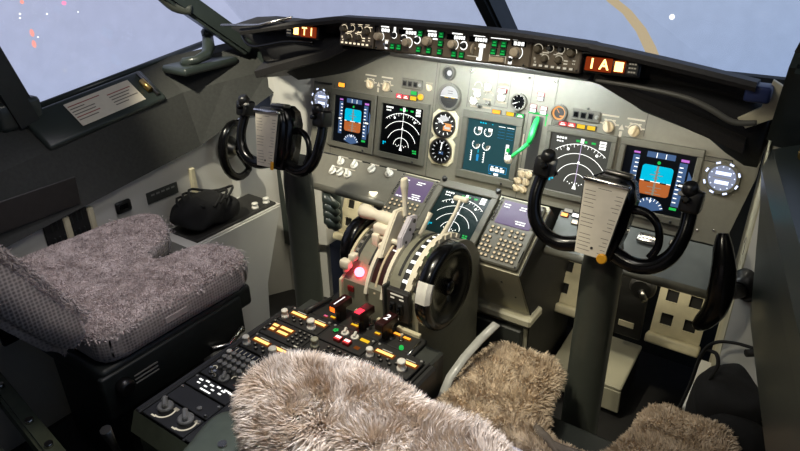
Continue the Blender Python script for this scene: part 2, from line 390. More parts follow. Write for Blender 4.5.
# ------------------------------------------------------------------ outside: the simulator's projection screen
def screen_mat():
    m=bpy.data.materials.new('projected_dusk'); m.use_nodes=True; nt=m.node_tree; n=nt.nodes; b=n['Principled BSDF']
    b.inputs['Base Color'].default_value=(.02,.02,.02,1); b.inputs['Roughness'].default_value=.9
    tc=n.new('ShaderNodeTexCoord'); sp=n.new('ShaderNodeSeparateXYZ'); nt.links.new(tc.outputs['Object'],sp.inputs[0])
    # hazy dusk scene: pale lavender to the left, bluer ground to the right, low down
    mr=n.new('ShaderNodeMapRange'); mr.inputs[1].default_value=-1.8; mr.inputs[2].default_value=1.6; nt.links.new(sp.outputs['X'],mr.inputs[0])
    r1=n.new('ShaderNodeValToRGB'); r1.color_ramp.elements[0].color=lin((172,178,206))+(1,); r1.color_ramp.elements[1].color=lin((152,172,206))+(1,)
    e=r1.color_ramp.elements.new(.35); e.color=lin((170,182,208))+(1,)
    nt.links.new(mr.outputs[0],r1.inputs[0])
    r2=n.new('ShaderNodeValToRGB'); r2.color_ramp.elements[0].color=lin((168,178,208))+(1,); r2.color_ramp.elements[1].color=lin((120,148,192))+(1,)
    e=r2.color_ramp.elements.new(.6); e.color=lin((150,168,202))+(1,)
    nt.links.new(mr.outputs[0],r2.inputs[0])
    mz=n.new('ShaderNodeMapRange'); mz.inputs[1].default_value=.55; mz.inputs[2].default_value=1.25; nt.links.new(sp.outputs['Z'],mz.inputs[0])
    mx=n.new('ShaderNodeMix'); mx.data_type='RGBA'; nt.links.new(mz.outputs[0],mx.inputs[0]); nt.links.new(r2.outputs[0],mx.inputs[6]); nt.links.new(r1.outputs[0],mx.inputs[7])
    nz=n.new('ShaderNodeTexNoise'); nz.inputs['Scale'].default_value=14; nz.inputs['Detail'].default_value=8; nt.links.new(tc.outputs['Object'],nz.inputs['Vector'])
    mn=n.new('ShaderNodeMapRange'); mn.inputs[3].default_value=1.0; mn.inputs[4].default_value=1.22; nt.links.new(nz.outputs['Fac'],mn.inputs[0])
    nt.links.new(mx.outputs[2],b.inputs['Emission Color']); nt.links.new(mn.outputs[0],b.inputs['Emission Strength'])
    MATS['projected']=m
screen_mat()
SR=2.6; SCY=-.7
def on_screen(az,z_):   # a point just in front of the screen surface, in the screen's own frame
    a=math.radians(az); return V(((SR-.02)*math.cos(a),(SR-.02)*math.sin(a),z_))
S=thing('projection_screen','curved screen outside the windows showing a pale blue dusk airfield','screen',(0,SCY,0))
m=MB(); n=64; vs=[]; fs=[]
for i in range(n+1):
    a=math.radians(-40)+math.radians(260)*i/n
    for z in (-.3,3.4): vs.append((SR*math.cos(a),SR*math.sin(a),z))
for i in range(n): fs.append([2*i,2*i+1,2*i+3,2*i+2])
m.add(vs,fs,'projected',True); m.build('screen_surface',S)
glow('p_line',(206,186,150),.95); glow('p_light',(255,255,255),1.6); glow('p_pink',(255,170,160),1.1); glow('p_pinkhi',(255,150,190),1.3)
m=MB(); L=[(97.19, 1.2), (96.17, 1.217), (95.56, 1.13), (94.55, 1.149), (93.61, 1.072), (92.61, 1.091), (91.73, 0.983), (90.63, 1.005), (90.41, 0.891), (89.21, 0.917), (89.47, 0.808), (88.16, 0.837)]
m.add([on_screen(*q) for q in L],[[2*i,2*i+1,2*i+3,2*i+2] for i in range(len(L)//2-1)],'p_line'); m.build('taxiway_line',S,'curved pale yellow taxiway line')
def spot(az,z_,w,h,mt):
    m=MB(); c=on_screen(az,z_); R=V((-c.y,c.x,0)).normalized()*-1; k=1/150.
    m.add([c+R*(math.cos(a)*w*k)+V((0,0,math.sin(a)*h*k)) for a in [2*PI*i/10 for i in range(10)]],[list(range(10))],mt); m.build('runway_light',S)
for q in [(87.9, 1.072, 2.2, 2.2, 'p_light'), (167.07, 1.075, 1.6, 3, 'p_pink'), (167.17, 1.021, 1.6, 3, 'p_pink'), (163.04, 1.201, 1.8, 1.6, 'p_pinkhi'), (167.22, 1.224, 1.5, 1.5, 'p_pink'), (167.74, 1.17, 0.8, 0.8, 'p_light'), (165.06, 1.157, 0.7, 0.7, 'p_light'), (161.8, 1.152, 0.6, 0.6, 'p_light'), (167.85, 1.151, 0.7, 0.7, 'p_light'), (166.58, 1.052, 0.7, 0.6, 'p_light')]: spot(*q)

# ------------------------------------------------------------------ main instrument panel
def plate(name,label,u0,u1,v0,v1,seams=(),screws=(),cut=None):
    t=thing(name,label,'instrument panel',mip(0,0),RM,'main instrument panels')
    m=MB(); poly=cut or [(u0,v0),(u1,v0),(u1,v1),(u0,v1)]
    m.prism(poly,-.02,0,'panel_grey')
    for (a,b,c,d) in seams: m.line(a,b,c,d,.0018,.0006,'seam')
    m.build('panel_plate',t)
    for (a,b) in screws: knob(t,a,b,0,('screw',.0042,.003,'chrome'),'screw')
    return t
PL=plate('instrument_panel','left grey instrument panel with two displays ahead of the far control column',-.76,-.216,-.14,.262,
   [(-.225,-.14,-.225,.26),(-.66,-.14,-.66,.12)],[(-.655,-.10),(-.45,-.10),(-.24,.10),(-.24,-.095),(-.40,.13)])
PC=plate('instrument_panel','middle grey instrument panel holding the engine display and green gear lever',-.2145,.196,-.14,.262,
   [(-.098,.118,-.098,.262),(.119,-.14,.119,.262),(-.0,.14,-.0,.262),(.045,.135,.045,.235),(-.096,.135,.045,.135)],[(-.092,.237),(.105,.235),(.189,.234),(.105,.15),(-.105,-.1)])
PR=plate('instrument_panel','right grey instrument panel with two displays ahead of the near control column',.1975,.765,-.14,.262,
   [(.468,.118,.468,.262),(.626,-.14,.626,.095),(.2,.11,.3,.11)],[(.626,.097),(.30,.17),(.70,-.10),(.66,-.11)],
   cut=[(.1975,-.14),(.73,-.14),(.765,.06),(.765,.262),(.1975,.262)])

# ---- displays
def display(name,label,loc,rot,bw,bh,sw,sh,draw,base,group='square flight displays',depth=.012):
    t=thing(name,label,'display',loc,rot,group)
    m=MB(); m.frame(-bw/2,-bh/2,bw/2,bh/2,(bw-sw)/2,0,depth,'bezel_grey',.003)
    if abs(bh-sh-(bw-sw))>.004:
        m=MB(); x=(bw-sw)/2; y=(bh-sh)/2
        for b in ((0,bh/2-y/2,bw,y),(0,-bh/2+y/2,bw,y)): m.box((b[0],b[1],depth/2),(b[2],b[3],depth),'bezel_grey',.002)
        for s in (-1,1): m.box((s*(bw/2-x/2),0,depth/2),(x,bh-2*y,depth),'bezel_grey',.002)
    m.build('bezel',t)
    m=MB(); m.box((0,0,.0015),(sw*.995,sh*.995,.003),base); draw(m,sw/2,sh/2,.0034); m.build('screen',t)
    knob(t,bw*.30,-bh/2+.008,depth,('screw',.004,.003,'black_plastic'),'screw')
    return t
def bars(m,x0,x1,y,h,n,z,mt,gap=.3):
    w=(x1-x0)/n
    for i in range(n): m.rect(x0+i*w,y-h/2,x0+i*w+w*(1-gap),y+h/2,z,mt)
def pfd(m,a,b,z):
    X=lambda u:u*a; Y=lambda v:v*b; dz=.0002
    def rr_(u0,v0,u1,v1,r,z,mt):
        p=[]
        for cx,cy,s in ((u1-r,v1-r,0),(u0+r,v1-r,1),(u0+r,v0+r,2),(u1-r,v0+r,3)):
            for k in range(5): t=PI/2*(s+k/4); p.append((X(cx+r*math.cos(t)),Y(cy+r*math.sin(t)),z))
        m.add(p,[list(range(20))],mt)
    rr_(-.42,-.46,.46,.5,.1,z,'g_ground')
    p=[]
    m.rect(X(-.42),Y(-.02),X(.46),Y(.38),z+dz,'g_sky'); rr_(-.42,.1,.46,.5,.1,z+dz,'g_sky')
    m.rect(X(-.42),Y(-.03),X(.46),Y(-.01),z+2*dz,'g_white')
    for v,w in ((-.4,.22),(-.3,.1),(-.2,.2),(.1,.08),(.2,.18),(.3,.08)): m.rect(X(.02-w),Y(v-.012),X(.02+w),Y(v+.012),z+2*dz,'g_dimwhite')
    m.rect(X(-.01),Y(-.46),X(.05),Y(.5),z+2*dz,'g_dimwhite')
    m.rect(X(-.3),Y(-.05),X(-.12),Y(-.01),z+3*dz,'screen_black'); m.rect(X(.16),Y(-.05),X(.34),Y(-.01),z+3*dz,'screen_black')
    m.flat((X(.02),Y(.6)),0,X(.05),z+dz,0,2*PI,'g_green',10)
    m.rect(X(-.74),Y(-.62),X(-.55),Y(.75),z,'g_tape'); m.rect(X(.58),Y(-.68),X(.80),Y(.72),z,'g_tape')
    m.add([(X(.86),Y(-.45),z),(X(.98),Y(-.2),z),(X(.98),Y(.3),z),(X(.86),Y(.5),z)],[[0,1,2,3]],'g_tape')
    m.rect(X(-.36),Y(.74),X(.44),Y(.92),z,'g_tape'); m.rect(X(-.09),Y(.75),X(-.07),Y(.91),z+dz,'g_white'); m.rect(X(.17),Y(.75),X(.19),Y(.91),z+dz,'g_white')
    for k in range(9): m.rect(X(-.66),Y(-.5+k*.14),X(-.56),Y(-.47+k*.14),z+dz,'g_white'); m.rect(X(.60),Y(-.56+k*.14),X(.70),Y(-.53+k*.14),z+dz,'g_white')
    m.rect(X(-.78),Y(-.06),X(-.58),Y(.10),z+dz,'screen_black'); m.rect(X(-.74),Y(-.01),X(-.6),Y(.05),z+2*dz,'g_white')
    m.rect(X(.64),Y(-.06),X(.88),Y(.10),z+dz,'screen_black'); m.rect(X(.68),Y(-.01),X(.85),Y(.05),z+2*dz,'g_white')
    m.rect(X(-.74),Y(.80),X(-.56),Y(.86),z,'g_magenta'); m.rect(X(.6),Y(.76),X(.82),Y(.84),z,'g_magenta')
    m.rect(X(.56),Y(-.80),X(.76),Y(-.72),z,'g_green')
    m.flat((X(0),Y(-1.0)),0,X(.42),z,math.radians(18),math.radians(162),'g_tape')
    for k in range(9):
        t=math.radians(25+k*16); m.line(X(.34*math.cos(t)),Y(-1)+X(.34*math.sin(t)),X(.42*math.cos(t)),Y(-1)+X(.42*math.sin(t)),.0016,z+dz,'g_white')
    m.add([(X(-.04),Y(-.62),z+dz),(X(.04),Y(-.62),z+dz),(0,Y(-.72),z+dz)],[[0,1,2]],'g_white')
def nd(line='g_lilac'):
    def f(m,a,b,z):
        c=(.05*a,-.67*b); dz=.0002; w=.0009
        for r,an in ((1.36,38),(1.05,52),(.72,68),(.38,82)): m.flat(c,r*a-w,r*a+w,z,math.radians(90-an),math.radians(90+an),'g_white',40)
        for k in range(15):
            t=math.radians(90-36+k*72/14.); l=.11 if k%2 else .06
            m.line(c[0]+1.36*a*math.cos(t),c[1]+1.36*a*math.sin(t),c[0]+(1.36-l)*a*math.cos(t),c[1]+(1.36-l)*a*math.sin(t),.0014,z+dz,'g_white')
        for t in (63,110): 
            t=math.radians(t); m.flat((c[0]+1.22*a*math.cos(t),c[1]+1.22*a*math.sin(t)),0,.05*a,z+dz,0,2*PI,'g_white',8)
        m.line(c[0],c[1]-.1*a,c[0]+.0*a,c[1]+1.48*a,.0016,z+2*dz,line)
        m.flat((c[0],c[1]+.76*a),0,.045*a,z+2*dz,0,2*PI,'g_white',6)
        m.add([(c[0]-.07*a,c[1]-.14*a,z+3*dz),(c[0]+.07*a,c[1]-.14*a,z+3*dz),(c[0],c[1]+.1*a,z+3*dz)],[[0,1,2]],'g_white')
        for k in range(7): m.rect((-.22+k*.08)*a,-.62*b-(k%2)*.05*b,(-.19+k*.08)*a,-.58*b-(k%2)*.05*b,z,'g_white')
        m.rect(-.1*a,.84*b,.2*a,.97*b,z,'g_white') if False else None
        bars(m,-.82*a,-.45*a,.86*b,.07*b,4,z,'g_white'); bars(m,-.8*a,-.55*a,.74*b,.05*b,3,z,'g_white')
        m.rect(-.15*a,.80*b,-.02*a,.87*b,z,'g_green'); m.rect(.13*a,.80*b,.22*a,.87*b,z,'g_green'); m.rect(-.0*a,.78*b,.11*a,.93*b,z,'g_white'); m.rect(.36*a,.80*b,.5*a,.87*b,z,'g_green')
        for k in range(3): m.rect(.62*a,(.68+k*.1)*b,.84*a,(.75+k*.1)*b,z,'g_white')
        bars(m,-.86*a,-.68*a,-.58*b,.06*b,2,z,'g_cyan'); m.rect(-.86*a,-.68*b,-.8*a,-.62*b,z,'g_cyan')
        bars(m,.62*a,.84*a,-.72*b,.06*b,2,z,'g_green'); m.rect(.64*a,-.83*b,.82*a,-.78*b,z,'g_green')
    return f
def eicas(m,a,b,z):
    dz=.0002
    for cx,cy in ((-.55,.58),(-.12,.58),(-.55,.06),(-.12,.06)):
        c=(cx*a,cy*b); m.flat(c,.145*a,.17*a,z,math.radians(-230),math.radians(10),'g_white')
        if cy>.3: m.flat(c,0,.14*a,z,math.radians(-20),math.radians(60),'g_dimwhite'); m.rect(c[0]-.0*a,c[1]+.04*b,c[0]+.17*a,c[1]+.15*b,z+dz,'g_white')
        else: m.flat(c,0,.14*a,z,math.radians(-90),math.radians(20),'g_dimwhite')
        for k in range(6):
            t=math.radians(-220+k*36); m.line(c[0]+.11*a*math.cos(t),c[1]+.11*a*math.sin(t),c[0]+.16*a*math.cos(t),c[1]+.16*a*math.sin(t),.0014,z+dz,'g_white')
    for cx in (.42,.77):
        for k in range(4): m.rect((cx-.14)*a,(.45+k*.11)*b,(cx+.14)*a,(.458+k*.11)*b,z,'g_cyanblue')
        m.rect((cx-.14)*a,.86*b,(cx+.14)*a,.88*b,z,'g_white')
    m.rect(.68*a,-.3*b,.80*a,.26*b,z,'g_white'); m.rect(.71*a,-.02*b,.85*a,.14*b,z+dz,'g_green'); m.rect(.7*a,-.24*b,.77*a,-.08*b,z+dz,'s_eicas')
    for cx in (-.70,-.16):
        m.rect((cx-.012)*a,-.6*b,(cx+.012)*a,-.18*b,z,'g_white')
        for k in range(5): m.rect((cx-.05)*a,(-.58+k*.09)*b,(cx+.0)*a,(-.55+k*.09)*b,z,'g_white')
    m.rect(-.47*a,-.56*b,-.38*a,-.30*b,z,'g_cyanblue'); m.flat((-.425*a,-.38*b),0,.06*a,z+dz,0,2*PI,'g_cyanblue',10); m.rect(-.44*a,-.25*b,-.41*a,-.12*b,z,'g_cyan')
    bars(m,-.5*a,-.2*a,.9*b,.05*b,3,z,'g_cyan'); m.rect(.0*a,.88*b,.05*a,.91*b,z,'g_cyan')
    m.frame(.1*a,-.86*b,.84*a,-.60*b,.018*a,z,z+.0001,'g_cyanblue',.00005)
    bars(m,.18*a,.78*a,-.76*b,.11*b,3,z,'g_white',.15); bars(m,.2*a,.76*a,-.66*b,.04*b,3,z,'g_white',.5)
    bars(m,.34*a,.54*a,-.93*b,.09*b,2,z,'g_white',.15); m.rect(.12*a,-.95*b,.24*a,-.92*b,z,'g_cyanblue')
SW=.174
display('display_unit','leftmost square attitude display with blue sky and brown ground, behind the far yoke',mip(-.5616,0),RM,.214,.214,SW,SW,pfd,'s_pfd')
display('display_unit','black square navigation display with white range arcs on the left panel',mip(-.3418,0),RM,.214,.214,SW,SW,nd('g_white'),'screen_black')
display('display_unit','teal engine display with round gauges in the middle of the panel',mip(.003,0),RM,.214,.224,.172,.172,eicas,'s_eicas')
display('display_unit','washed grey navigation display with white arcs, just left of the near yoke clipboard',mip(.296,0),RM,.212,.214,.182,.176,nd('g_lilac'),'s_nd_grey')
display('display_unit','rightmost and brightest attitude display, right of the near yoke clipboard',mip(.523,0),RM,.222,.220,.190,.176,pfd,'s_pfd')

# ---- clocks
def clock(label,u,v):
    t=thing('clock',label,'clock',mip(u,v),RM,'round panel clocks'); r=.043
    m=MB(); m.arc((0,0),r*.8,r,0,.010,0,2*PI,'bezel_grey',24); m.build('bezel',t)
    m=MB(); m.flat((0,0),0,r*.8,.004,0,2*PI,'s_clock',24)
    m.rect(-.018,.008,.020,.017,.0045,'g_clock'); m.rect(-.016,-.017,.018,-.007,.0045,'g_clock'); m.rect(-.022,-.001,.022,.001,.0045,'g_dimwhite')
    for k in range(12):
        a=2*PI*k/12+.1; m.rect(.030*math.cos(a)-.0015,.030*math.sin(a)-.0015,.030*math.cos(a)+.0015,.030*math.sin(a)+.0015,.0046,'g_clock')
    m.build('dial',t)
    for k in range(8):
        a=2*PI*k/8+.39; b=lit_button(.013,.006,.004,'dark_plate','g_clock'); b.build('button',t,None,(r*.98*math.cos(a),r*.98*math.sin(a),.007),(0,0,a+PI/2))
    return t
clock('bright white lit round clock at the far left end of the panel',-.716,.056)
clock('bright white lit round clock at the right end of the panel, beside the rightmost display',.688,.044)
for u,v,l in ((-.71,.12,'thin dark grip handle above the left panel clock'),(.668,.088,'slotted nameplate above the right panel clock')):
    m=MB()
    if u<0: m.tube([(-.035,0,0),(-.035,0,.012),(.035,0,.012),(.035,0,0)],.004,'black_plastic',8)
    else: m.frame(-.035,-.007,.035,.007,.002,0,.003,'seam',.0005); m.rect(-.03,-.004,.03,.004,.001,'bezel_grey')
    tag(m.build('panel_handle' if u<0 else 'name_plate',None,None,mip(u,v),RM),l,'handle' if u<0 else 'plate')

# ---- round standby instruments
def gauge(label,u,v,r,square,draw,needle=None,kind='gauge'):
    t=thing('standby_gauge',label,kind,mip(u,v),RM,'round standby instruments')
    m=MB()
    if square:
        c=r*.42; q=r*1.12; m.prism([(-q+c,-q),(q-c,-q),(q,-q+c),(q,q-c),(q-c,q),(-q+c,q),(-q,q-c),(-q,-q+c)],0,.006,'cream' if square==1 else 'bezel_grey',.002)
        m.arc((0,0),r*.86,r,.006,.012,0,2*PI,'steel',28)
        for a in range(4): knob(t,q*.80*math.cos(PI/4+a*PI/2),q*.80*math.sin(PI/4+a*PI/2),.006,('screw',.004,.002,'seam'),'screw')
    else: m.arc((0,0),r*.82,r,0,.014,0,2*PI,'bezel_grey',28)
    m.build('bezel',t)
    m=MB(); draw(m,r*.86,.0068 if square else .003); m.build('dial',t)
    if needle is not None:
        m=MB(); m.lathe([(r*.1,0),(r*.1,.002)],(0,0,0),'black_plastic',seg=10); m.line(0,-r*.15,0,r*.7,r*.09,.0015,'g_white'); m.build('needle',t,None,(0,0,.0085),(0,0,needle))
    return t
def dial_basic(base,tick,n=12,blk=None):
    def f(m,r,z):
        m.flat((0,0),0,r,z,0,2*PI,base,28)
        for k in range(n):
            a=2*PI*k/n; m.line(r*.72*math.cos(a),r*.72*math.sin(a),r*.94*math.cos(a),r*.94*math.sin(a),r*.07,z+.0003,tick)
        if blk: blk(m,r,z+.0004)
    return f
def d_att(m,r,z):
    m.flat((0,0),0,r,z,0,PI,'g_dial',20); m.flat((0,0),0,r,z,PI,2*PI,'vent_black',20)
    m.line(-r*.95,0,r*.95,0,r*.05,z+.0003,'g_white')
    for k in (-.5,-.3,.3,.5): m.line(-r*.25,k*r,r*.25,k*r,r*.04,z+.0003,'seam')
    m.line(-r*.5,-.05*r,-r*.15,-.05*r,r*.08,z+.0005,'g_yellow'); m.line(r*.15,-.05*r,r*.5,-.05*r,r*.08,z+.0005,'g_yellow')
gauge('small round oval-faced indicator at the top of the standby column',-.175,.218,.024,0,lambda m,r,z:(m.flat((0,0),0,r,z,0,2*PI,'vent_black',20),m.flat((0,0),0,r*.45,z+.0004,0,2*PI,'g_dial',14)))
gauge('round standby horizon with white upper and dark lower half',-.163,.142,.044,0,d_att)
gauge('cream-framed standby airspeed dial lit pink and orange',-.169,.049,.044,1,dial_basic('vent_black','g_white',12,lambda m,r,z:(m.flat((-.1*r,.25*r),0,r*.55,z,math.radians(20),math.radians(200),'g_dial'),m.rect(-.1*r,-.5*r,.72*r,.15*r,z+.0002,'g_dialamber'),m.rect(.05*r,-.35*r,.6*r,-.15*r,z+.0004,'g_dial'))),.9)
gauge('cream-framed standby altimeter at the bottom of the standby column',-.171,-.040,.044,1,dial_basic('screen_black','g_dial',14,lambda m,r,z:(m.rect(-.2*r,-.3*r,.25*r,-.05*r,z,'g_tape'))),-.1)
gauge('black flap position dial above the engine display corner',.083,.160,.027,0,dial_basic('screen_black','g_white',9),2.0)
gauge('amber-rimmed brake pressure dial left of the near warning lights',.216,.146,.026,0,lambda m,r,z:(m.flat((0,0),0,r,z,0,2*PI,'vent_black'),m.flat((0,0),r*.7,r,z+.0003,0,2*PI,'g_dialamber'),m.line(0,0,-r*.4,r*.5,r*.1,z+.0004,'g_dialamber'),m.rect(.1*r,-.5*r,.6*r,-.3*r,z+.0004,'g_dialamber')))

# ---- small panel fittings (parts of the panels)
def pbtn(par,u,v,w,h,body,face,bar=None,d=.005,name='warning_light'): return lit_button(w,h,d,body,face,bar).build(name,par,None,(u,v,0))
pbtn(PL,-.622,.124,.034,.017,'dark_plate','g_amber')
for u,c,w in ((-.363,'g_red',.028),(-.335,'g_redwarn',.028),(-.304,'g_yellow',.030)): pbtn(PL,u,.118,w,.016,'dark_plate',c,'g_white' if c!='g_yellow' else None)
pbtn(PL,-.304,.136,.028,.014,'dark_plate','g_green'); m=MB(); m.lathe([(.011,0),(.011,.006),(.008,.009)],(0,0,0),'yellow_plastic',seg=14); m.flat((0,0),0,.008,.0093,0,2*PI,'g_yellow',12); m.build('warning_light',PL,None,(-.277,.126,0))
for u,c in ((.233,'g_redwarn'),(.260,'g_redwarn'),(.289,'g_yellow'),(.320,'g_yellow')): pbtn(PR,u,.117,.028,.014,'dark_plate',c,'g_white' if 'red' in c else None)
def three_box(par,u,v,ang):
    m=MB(); m.box((0,0,.004),(.086,.034,.008),'bezel_grey',.003)
    for k in (-1,0,1): m.frame(k*.022-.009-.006,-.010,k*.022+.009-.006,.010,.0025,.008,.0095,'dark_plate',.0003); m.rect(k*.022-.0065-.006,-.007,k*.022+.0065-.006,.007,.0083,'screen_black')
    m.build('flight_mode_annunciator',par,None,(u,v,0),(0,0,ang)); knob(par,u+.034,v,.008,('round',.005,.006,'grey_knob'))
three_box(PL,-.315,.165,0); three_box(PR,.297,.150,0)
knob(PL,-.247,.161,0,('pointer',.009,.014,'beige_knob'),rz=.5)
m=MB(); m.rect(-.014,.013,.014,.018,.0008,'g_dimwhite'); m.flat((0,0),.013,.016,.0008,-.5,2.,'g_dimwhite'); m.build('legend',PL,None,(-.248,.161,0))
def selector(par,u,v,n=2):
    m=MB()
    for k in range(n):
        x=(k-.5)*.072; m.rect(x-.025,.028,x+.024,.033,.0007,'g_label'); m.flat((x,0),.017,.0205,.0007,math.radians(10),math.radians(170),'g_label')
        for a in (20,60,120,160): t=math.radians(a); m.rect(x+.025*math.cos(t)-.004,.021*math.sin(t)-.002,x+.025*math.cos(t)+.004,.021*math.sin(t)+.002,.0007,'g_label')
    m.add([(-.008,-.004,.0007),(.008,-.004,.0007),(0,.012,.0007)],[[0,1,2]],'g_label'); m.rect(-.004,-.024,.004,-.008,.0007,'g_label')
    m.build('legend',par,None,(u,v,0))
    for k in range(n): knob(par,u+(k-.5)*.072,v-.002,0,('pointer',.013,.020,'beige_knob'),rz=.3-.6*k)
selector(PL,-.458,.143); selector(PR,.404,.130)
# centre panel: switch rows, autobrake, gear lights and lever
m=MB()
for u,v,w in ((-.07,.178,.03),(-.03,.178,.028),(-.07,.15,.03),(-.028,.152,.03),(-.07,.125,.028),(-.025,.126,.03),(.022,.205,.03),(.022,.15,.036)): m.rect(u-w/2,v-.003,u+w/2,v+.003,.0007,'g_label')
for u,v in ((-.065,.19),(-.022,.165)): m.flat((u,v),.012,.0145,.0007,0,PI,'g_label')
m.build('legend',PC)
for u,v in ((-.065,.165),(-.03,.19),(-.075,.14)): knob(PC,u,v,0,('pointer',.010,.014,'white_knob'),rz=.4)
for u,v in ((-.05,.127),(-.02,.14)): knob(PC,u,v,0,('toggle',.005,.016,'chrome'),'switch')
pbtn(PC,.022,.186,.032,.014,'red_plastic','g_white',None,.008,'guarded_switch')
knob(PC,.022,.165,0,('pointer',.011,.016,'white_knob'),rz=-.4)
pbtn(PC,.012,.119,.032,.013,'dark_plate','g_amber',None); pbtn(PC,.060,.119,.030,.013,'dark_plate','g_yellow'); pbtn(PC,.094,.119,.030,.013,'dark_plate','g_green','g_white')
for u,v in ((.150,.186),(.132,.148),(.166,.146)):
    pbtn(PC,u,v+.006,.022,.012,'red_plastic','g_white',None,.004,'gear_light'); pbtn(PC,u,v-.007,.022,.012,'dark_plate','g_white',None,.004,'gear_light')
m=MB(); m.rect(.118,.131,.182,.137,.0007,'g_green'); m.rect(.176,.10,.180,.135,.0007,'g_green'); m.rect(.112,.0,.116,.065,.0007,'g_label'); m.rect(.108,.02,.122,.024,.0007,'g_label'); m.rect(.132,-.06,.170,.125,.0005,'dark_plate'); m.build('gear_lever_slot',PC)
GL=thing('landing_gear_lever','green lit landing gear lever, bent down, right of the engine display','lever',mip(.150,.05),RM)
m=MB(); m.tube([(0,.07,-.004),(0,.05,.012),(.002,.02,.03),(0,-.005,.042)],[.009,.010,.010,.008],'lever_green_lit',10); m.build('lever_shaft',GL)
m=MB(); m.tube([(0,-.005,.042),(-.02,-.03,.055),(-.042,-.055,.066)],[.007,.006,.006],'lever_green_lit',10); m.build('lever_arm',GL)
m=MB(); m.lathe([(.004,-.010),(.012,-.008),(.014,0),(.012,.008),(.004,.010)],(-.046,-.06,.068),'lever_white',(1,0,0),16); m.build('lever_wheel',GL,'pale wheel-shaped knob')
for u,v in ((.128,-.060),(.152,-.058),(.120,-.084),(.146,-.084),(.118,-.108),(.142,-.108)): knob(PC,u,v,0,('pointer',.010,.016,'beige_knob'),rz=(u*91)%1)
m=MB()
for u,v in ((.128,-.045),(.152,-.044),(.133,-.072),(.131,-.096)): m.rect(u-.014,v-.002,u+.014,v+.002,.0007,'g_label')
m.build('legend',PC)

# ------------------------------------------------------------------ glareshield
GS=thing('glareshield','long black glareshield across the top of the panels under the windshield','glareshield',(0,0,0))
def gs_sec(x):
    a=abs(x); t=max(0,a-.36)/.44
    zt=1.324-.012*min(1,a/.36)**2-.056*t**1.2 if x>0 else 1.324-.002*min(1,a/.36)**2-.070*t**1.1
    zb=1.232 if a<.37 else 1.232-.05*min(1,t*4)-.10*max(0,t-.25)/.75
    ya=-.275-.0*t; yf=.11-.24*(a/.8)**2.2
    zf=zt-.11
    if a<.385: return [(ya,zt),(ya-.004,zt-.008),(ya,zt-.018),(ya+.045,zt-.022),(ya+.045,zb+.004),(ya+.02,zb),(ya+.06,zb-.006),(.02,1.15),(.05,1.17),(yf,zf-.03),(yf,zf),(ya+.06,zt-.004)]
    return [(ya,zt),(ya-.004,zt-.010),(ya,zt-.020),(ya+.06,zt-.026),(ya+.09,zb+.045),(ya+.04,zb+.02),(ya+.045,zb-.004),(-.06,zb-.03),(-.02,zb-.01),(yf,zf-.05),(yf,zf),(ya+.06,zt-.006)]
xs=[-.80,-.76,-.70,-.62,-.54,-.48,-.42,-.39,-.38,-.2,0,.2,.38,.39,.42,.48,.54,.60,.66,.70,.74]
def xloft(m, secs, mt, smooth=False):
    n=len(secs[0][1]); vs=[V((x,y,z)) for x,s in secs for y,z in s]; fs=[]
    for j in range(len(secs)-1):
        for k in range(n): fs.append([j*n+k,j*n+(k+1)%n,(j+1)*n+(k+1)%n,(j+1)*n+k])
    fs.append(list(range(n))); fs.append([(len(secs)-1)*n+k for k in range(n)])
    x=bmesh.new(); bv=[x.verts.new(p) for p in vs]; [x.faces.new([bv[i] for i in f]) for f in fs]
    bmesh.ops.recalc_face_normals(x, faces=x.faces[:]); m.bm(x, mt, smooth)
m=MB(); xloft(m,[(x,gs_sec(x)) for x in xs],'glare_pad'); m.build('brow',GS)
# drooping end lobes with their grab handles
for s,x0,x1,lab in ((-1,-.80,-.30,0),(1,.42,.775,0)):
    m=MB(); secs=[]
    tab=[(-.90,1.215),(-.84,1.175),(-.77,1.125),(-.70,1.088),(-.655,1.072),(-.58,1.088),(-.47,1.115),(-.36,1.165),(-.26,1.205)] if s<0 else [(.37,1.205),(.42,1.178),(.50,1.137),(.60,1.112),(.66,1.095),(.70,1.068),(.745,1.045),(.772,1.045)]
    for x,zb in tab:
        zt=1.25 if s<0 else max(zb+.02,1.222-.16*max(0,x-.62))
        secs.append((x,[(-.205,zt),(-.225,zt-.012),(-.215,(zt+zb)/2),(-.17,zb+.004),(-.10,zb),(-.02,zb+.02),(.0,zt),(-.1,zt+.01)]))
    xloft(m,secs,'black_matte',True); m.build('end_lobe',GS)
m=MB(); m.bend([(.40,-.25,1.222),(.50,-.262,1.222),(.60,-.262,1.213),(.66,-.262,1.195),(.71,-.258,1.172),(.755,-.25,1.175)],[.004,.005,.006,.007,.007,.006],'bezel_grey',10); m.build('grab_rail',GS,'grey curved grab rail')
m=MB(); m.bend([(-.83,-.24,1.225),(-.80,-.255,1.205),(-.76,-.26,1.195),(-.70,-.262,1.205),(-.6,-.26,1.225),(-.5,-.25,1.228)],[.006]*6,'black_gloss',10); m.build('grab_rail',GS)
m=MB(); m.tube([(-.86,-.30,1.262),(-.7,-.285,1.272),(-.55,-.280,1.306)],.004,'chrome',8); m.build('edge_strip',GS,'bright metal edge strip')
m=MB(); m.box((.745,-.245,1.238),(.05,.05,.035),'sill_blue',.006,2); m.build('end_cap',GS)
m=MB(); m.prism([(.0,.0),(.05,.03),(.05,.10),(.03,.11),(.02,.05),(-.02,.02)],0,.012,'cream',.002); tag(m.build('bracket',None,None,(.735,-.225,1.155),(PI/2,0,0)),'small cream corner bracket at the right end of the glareshield','bracket')

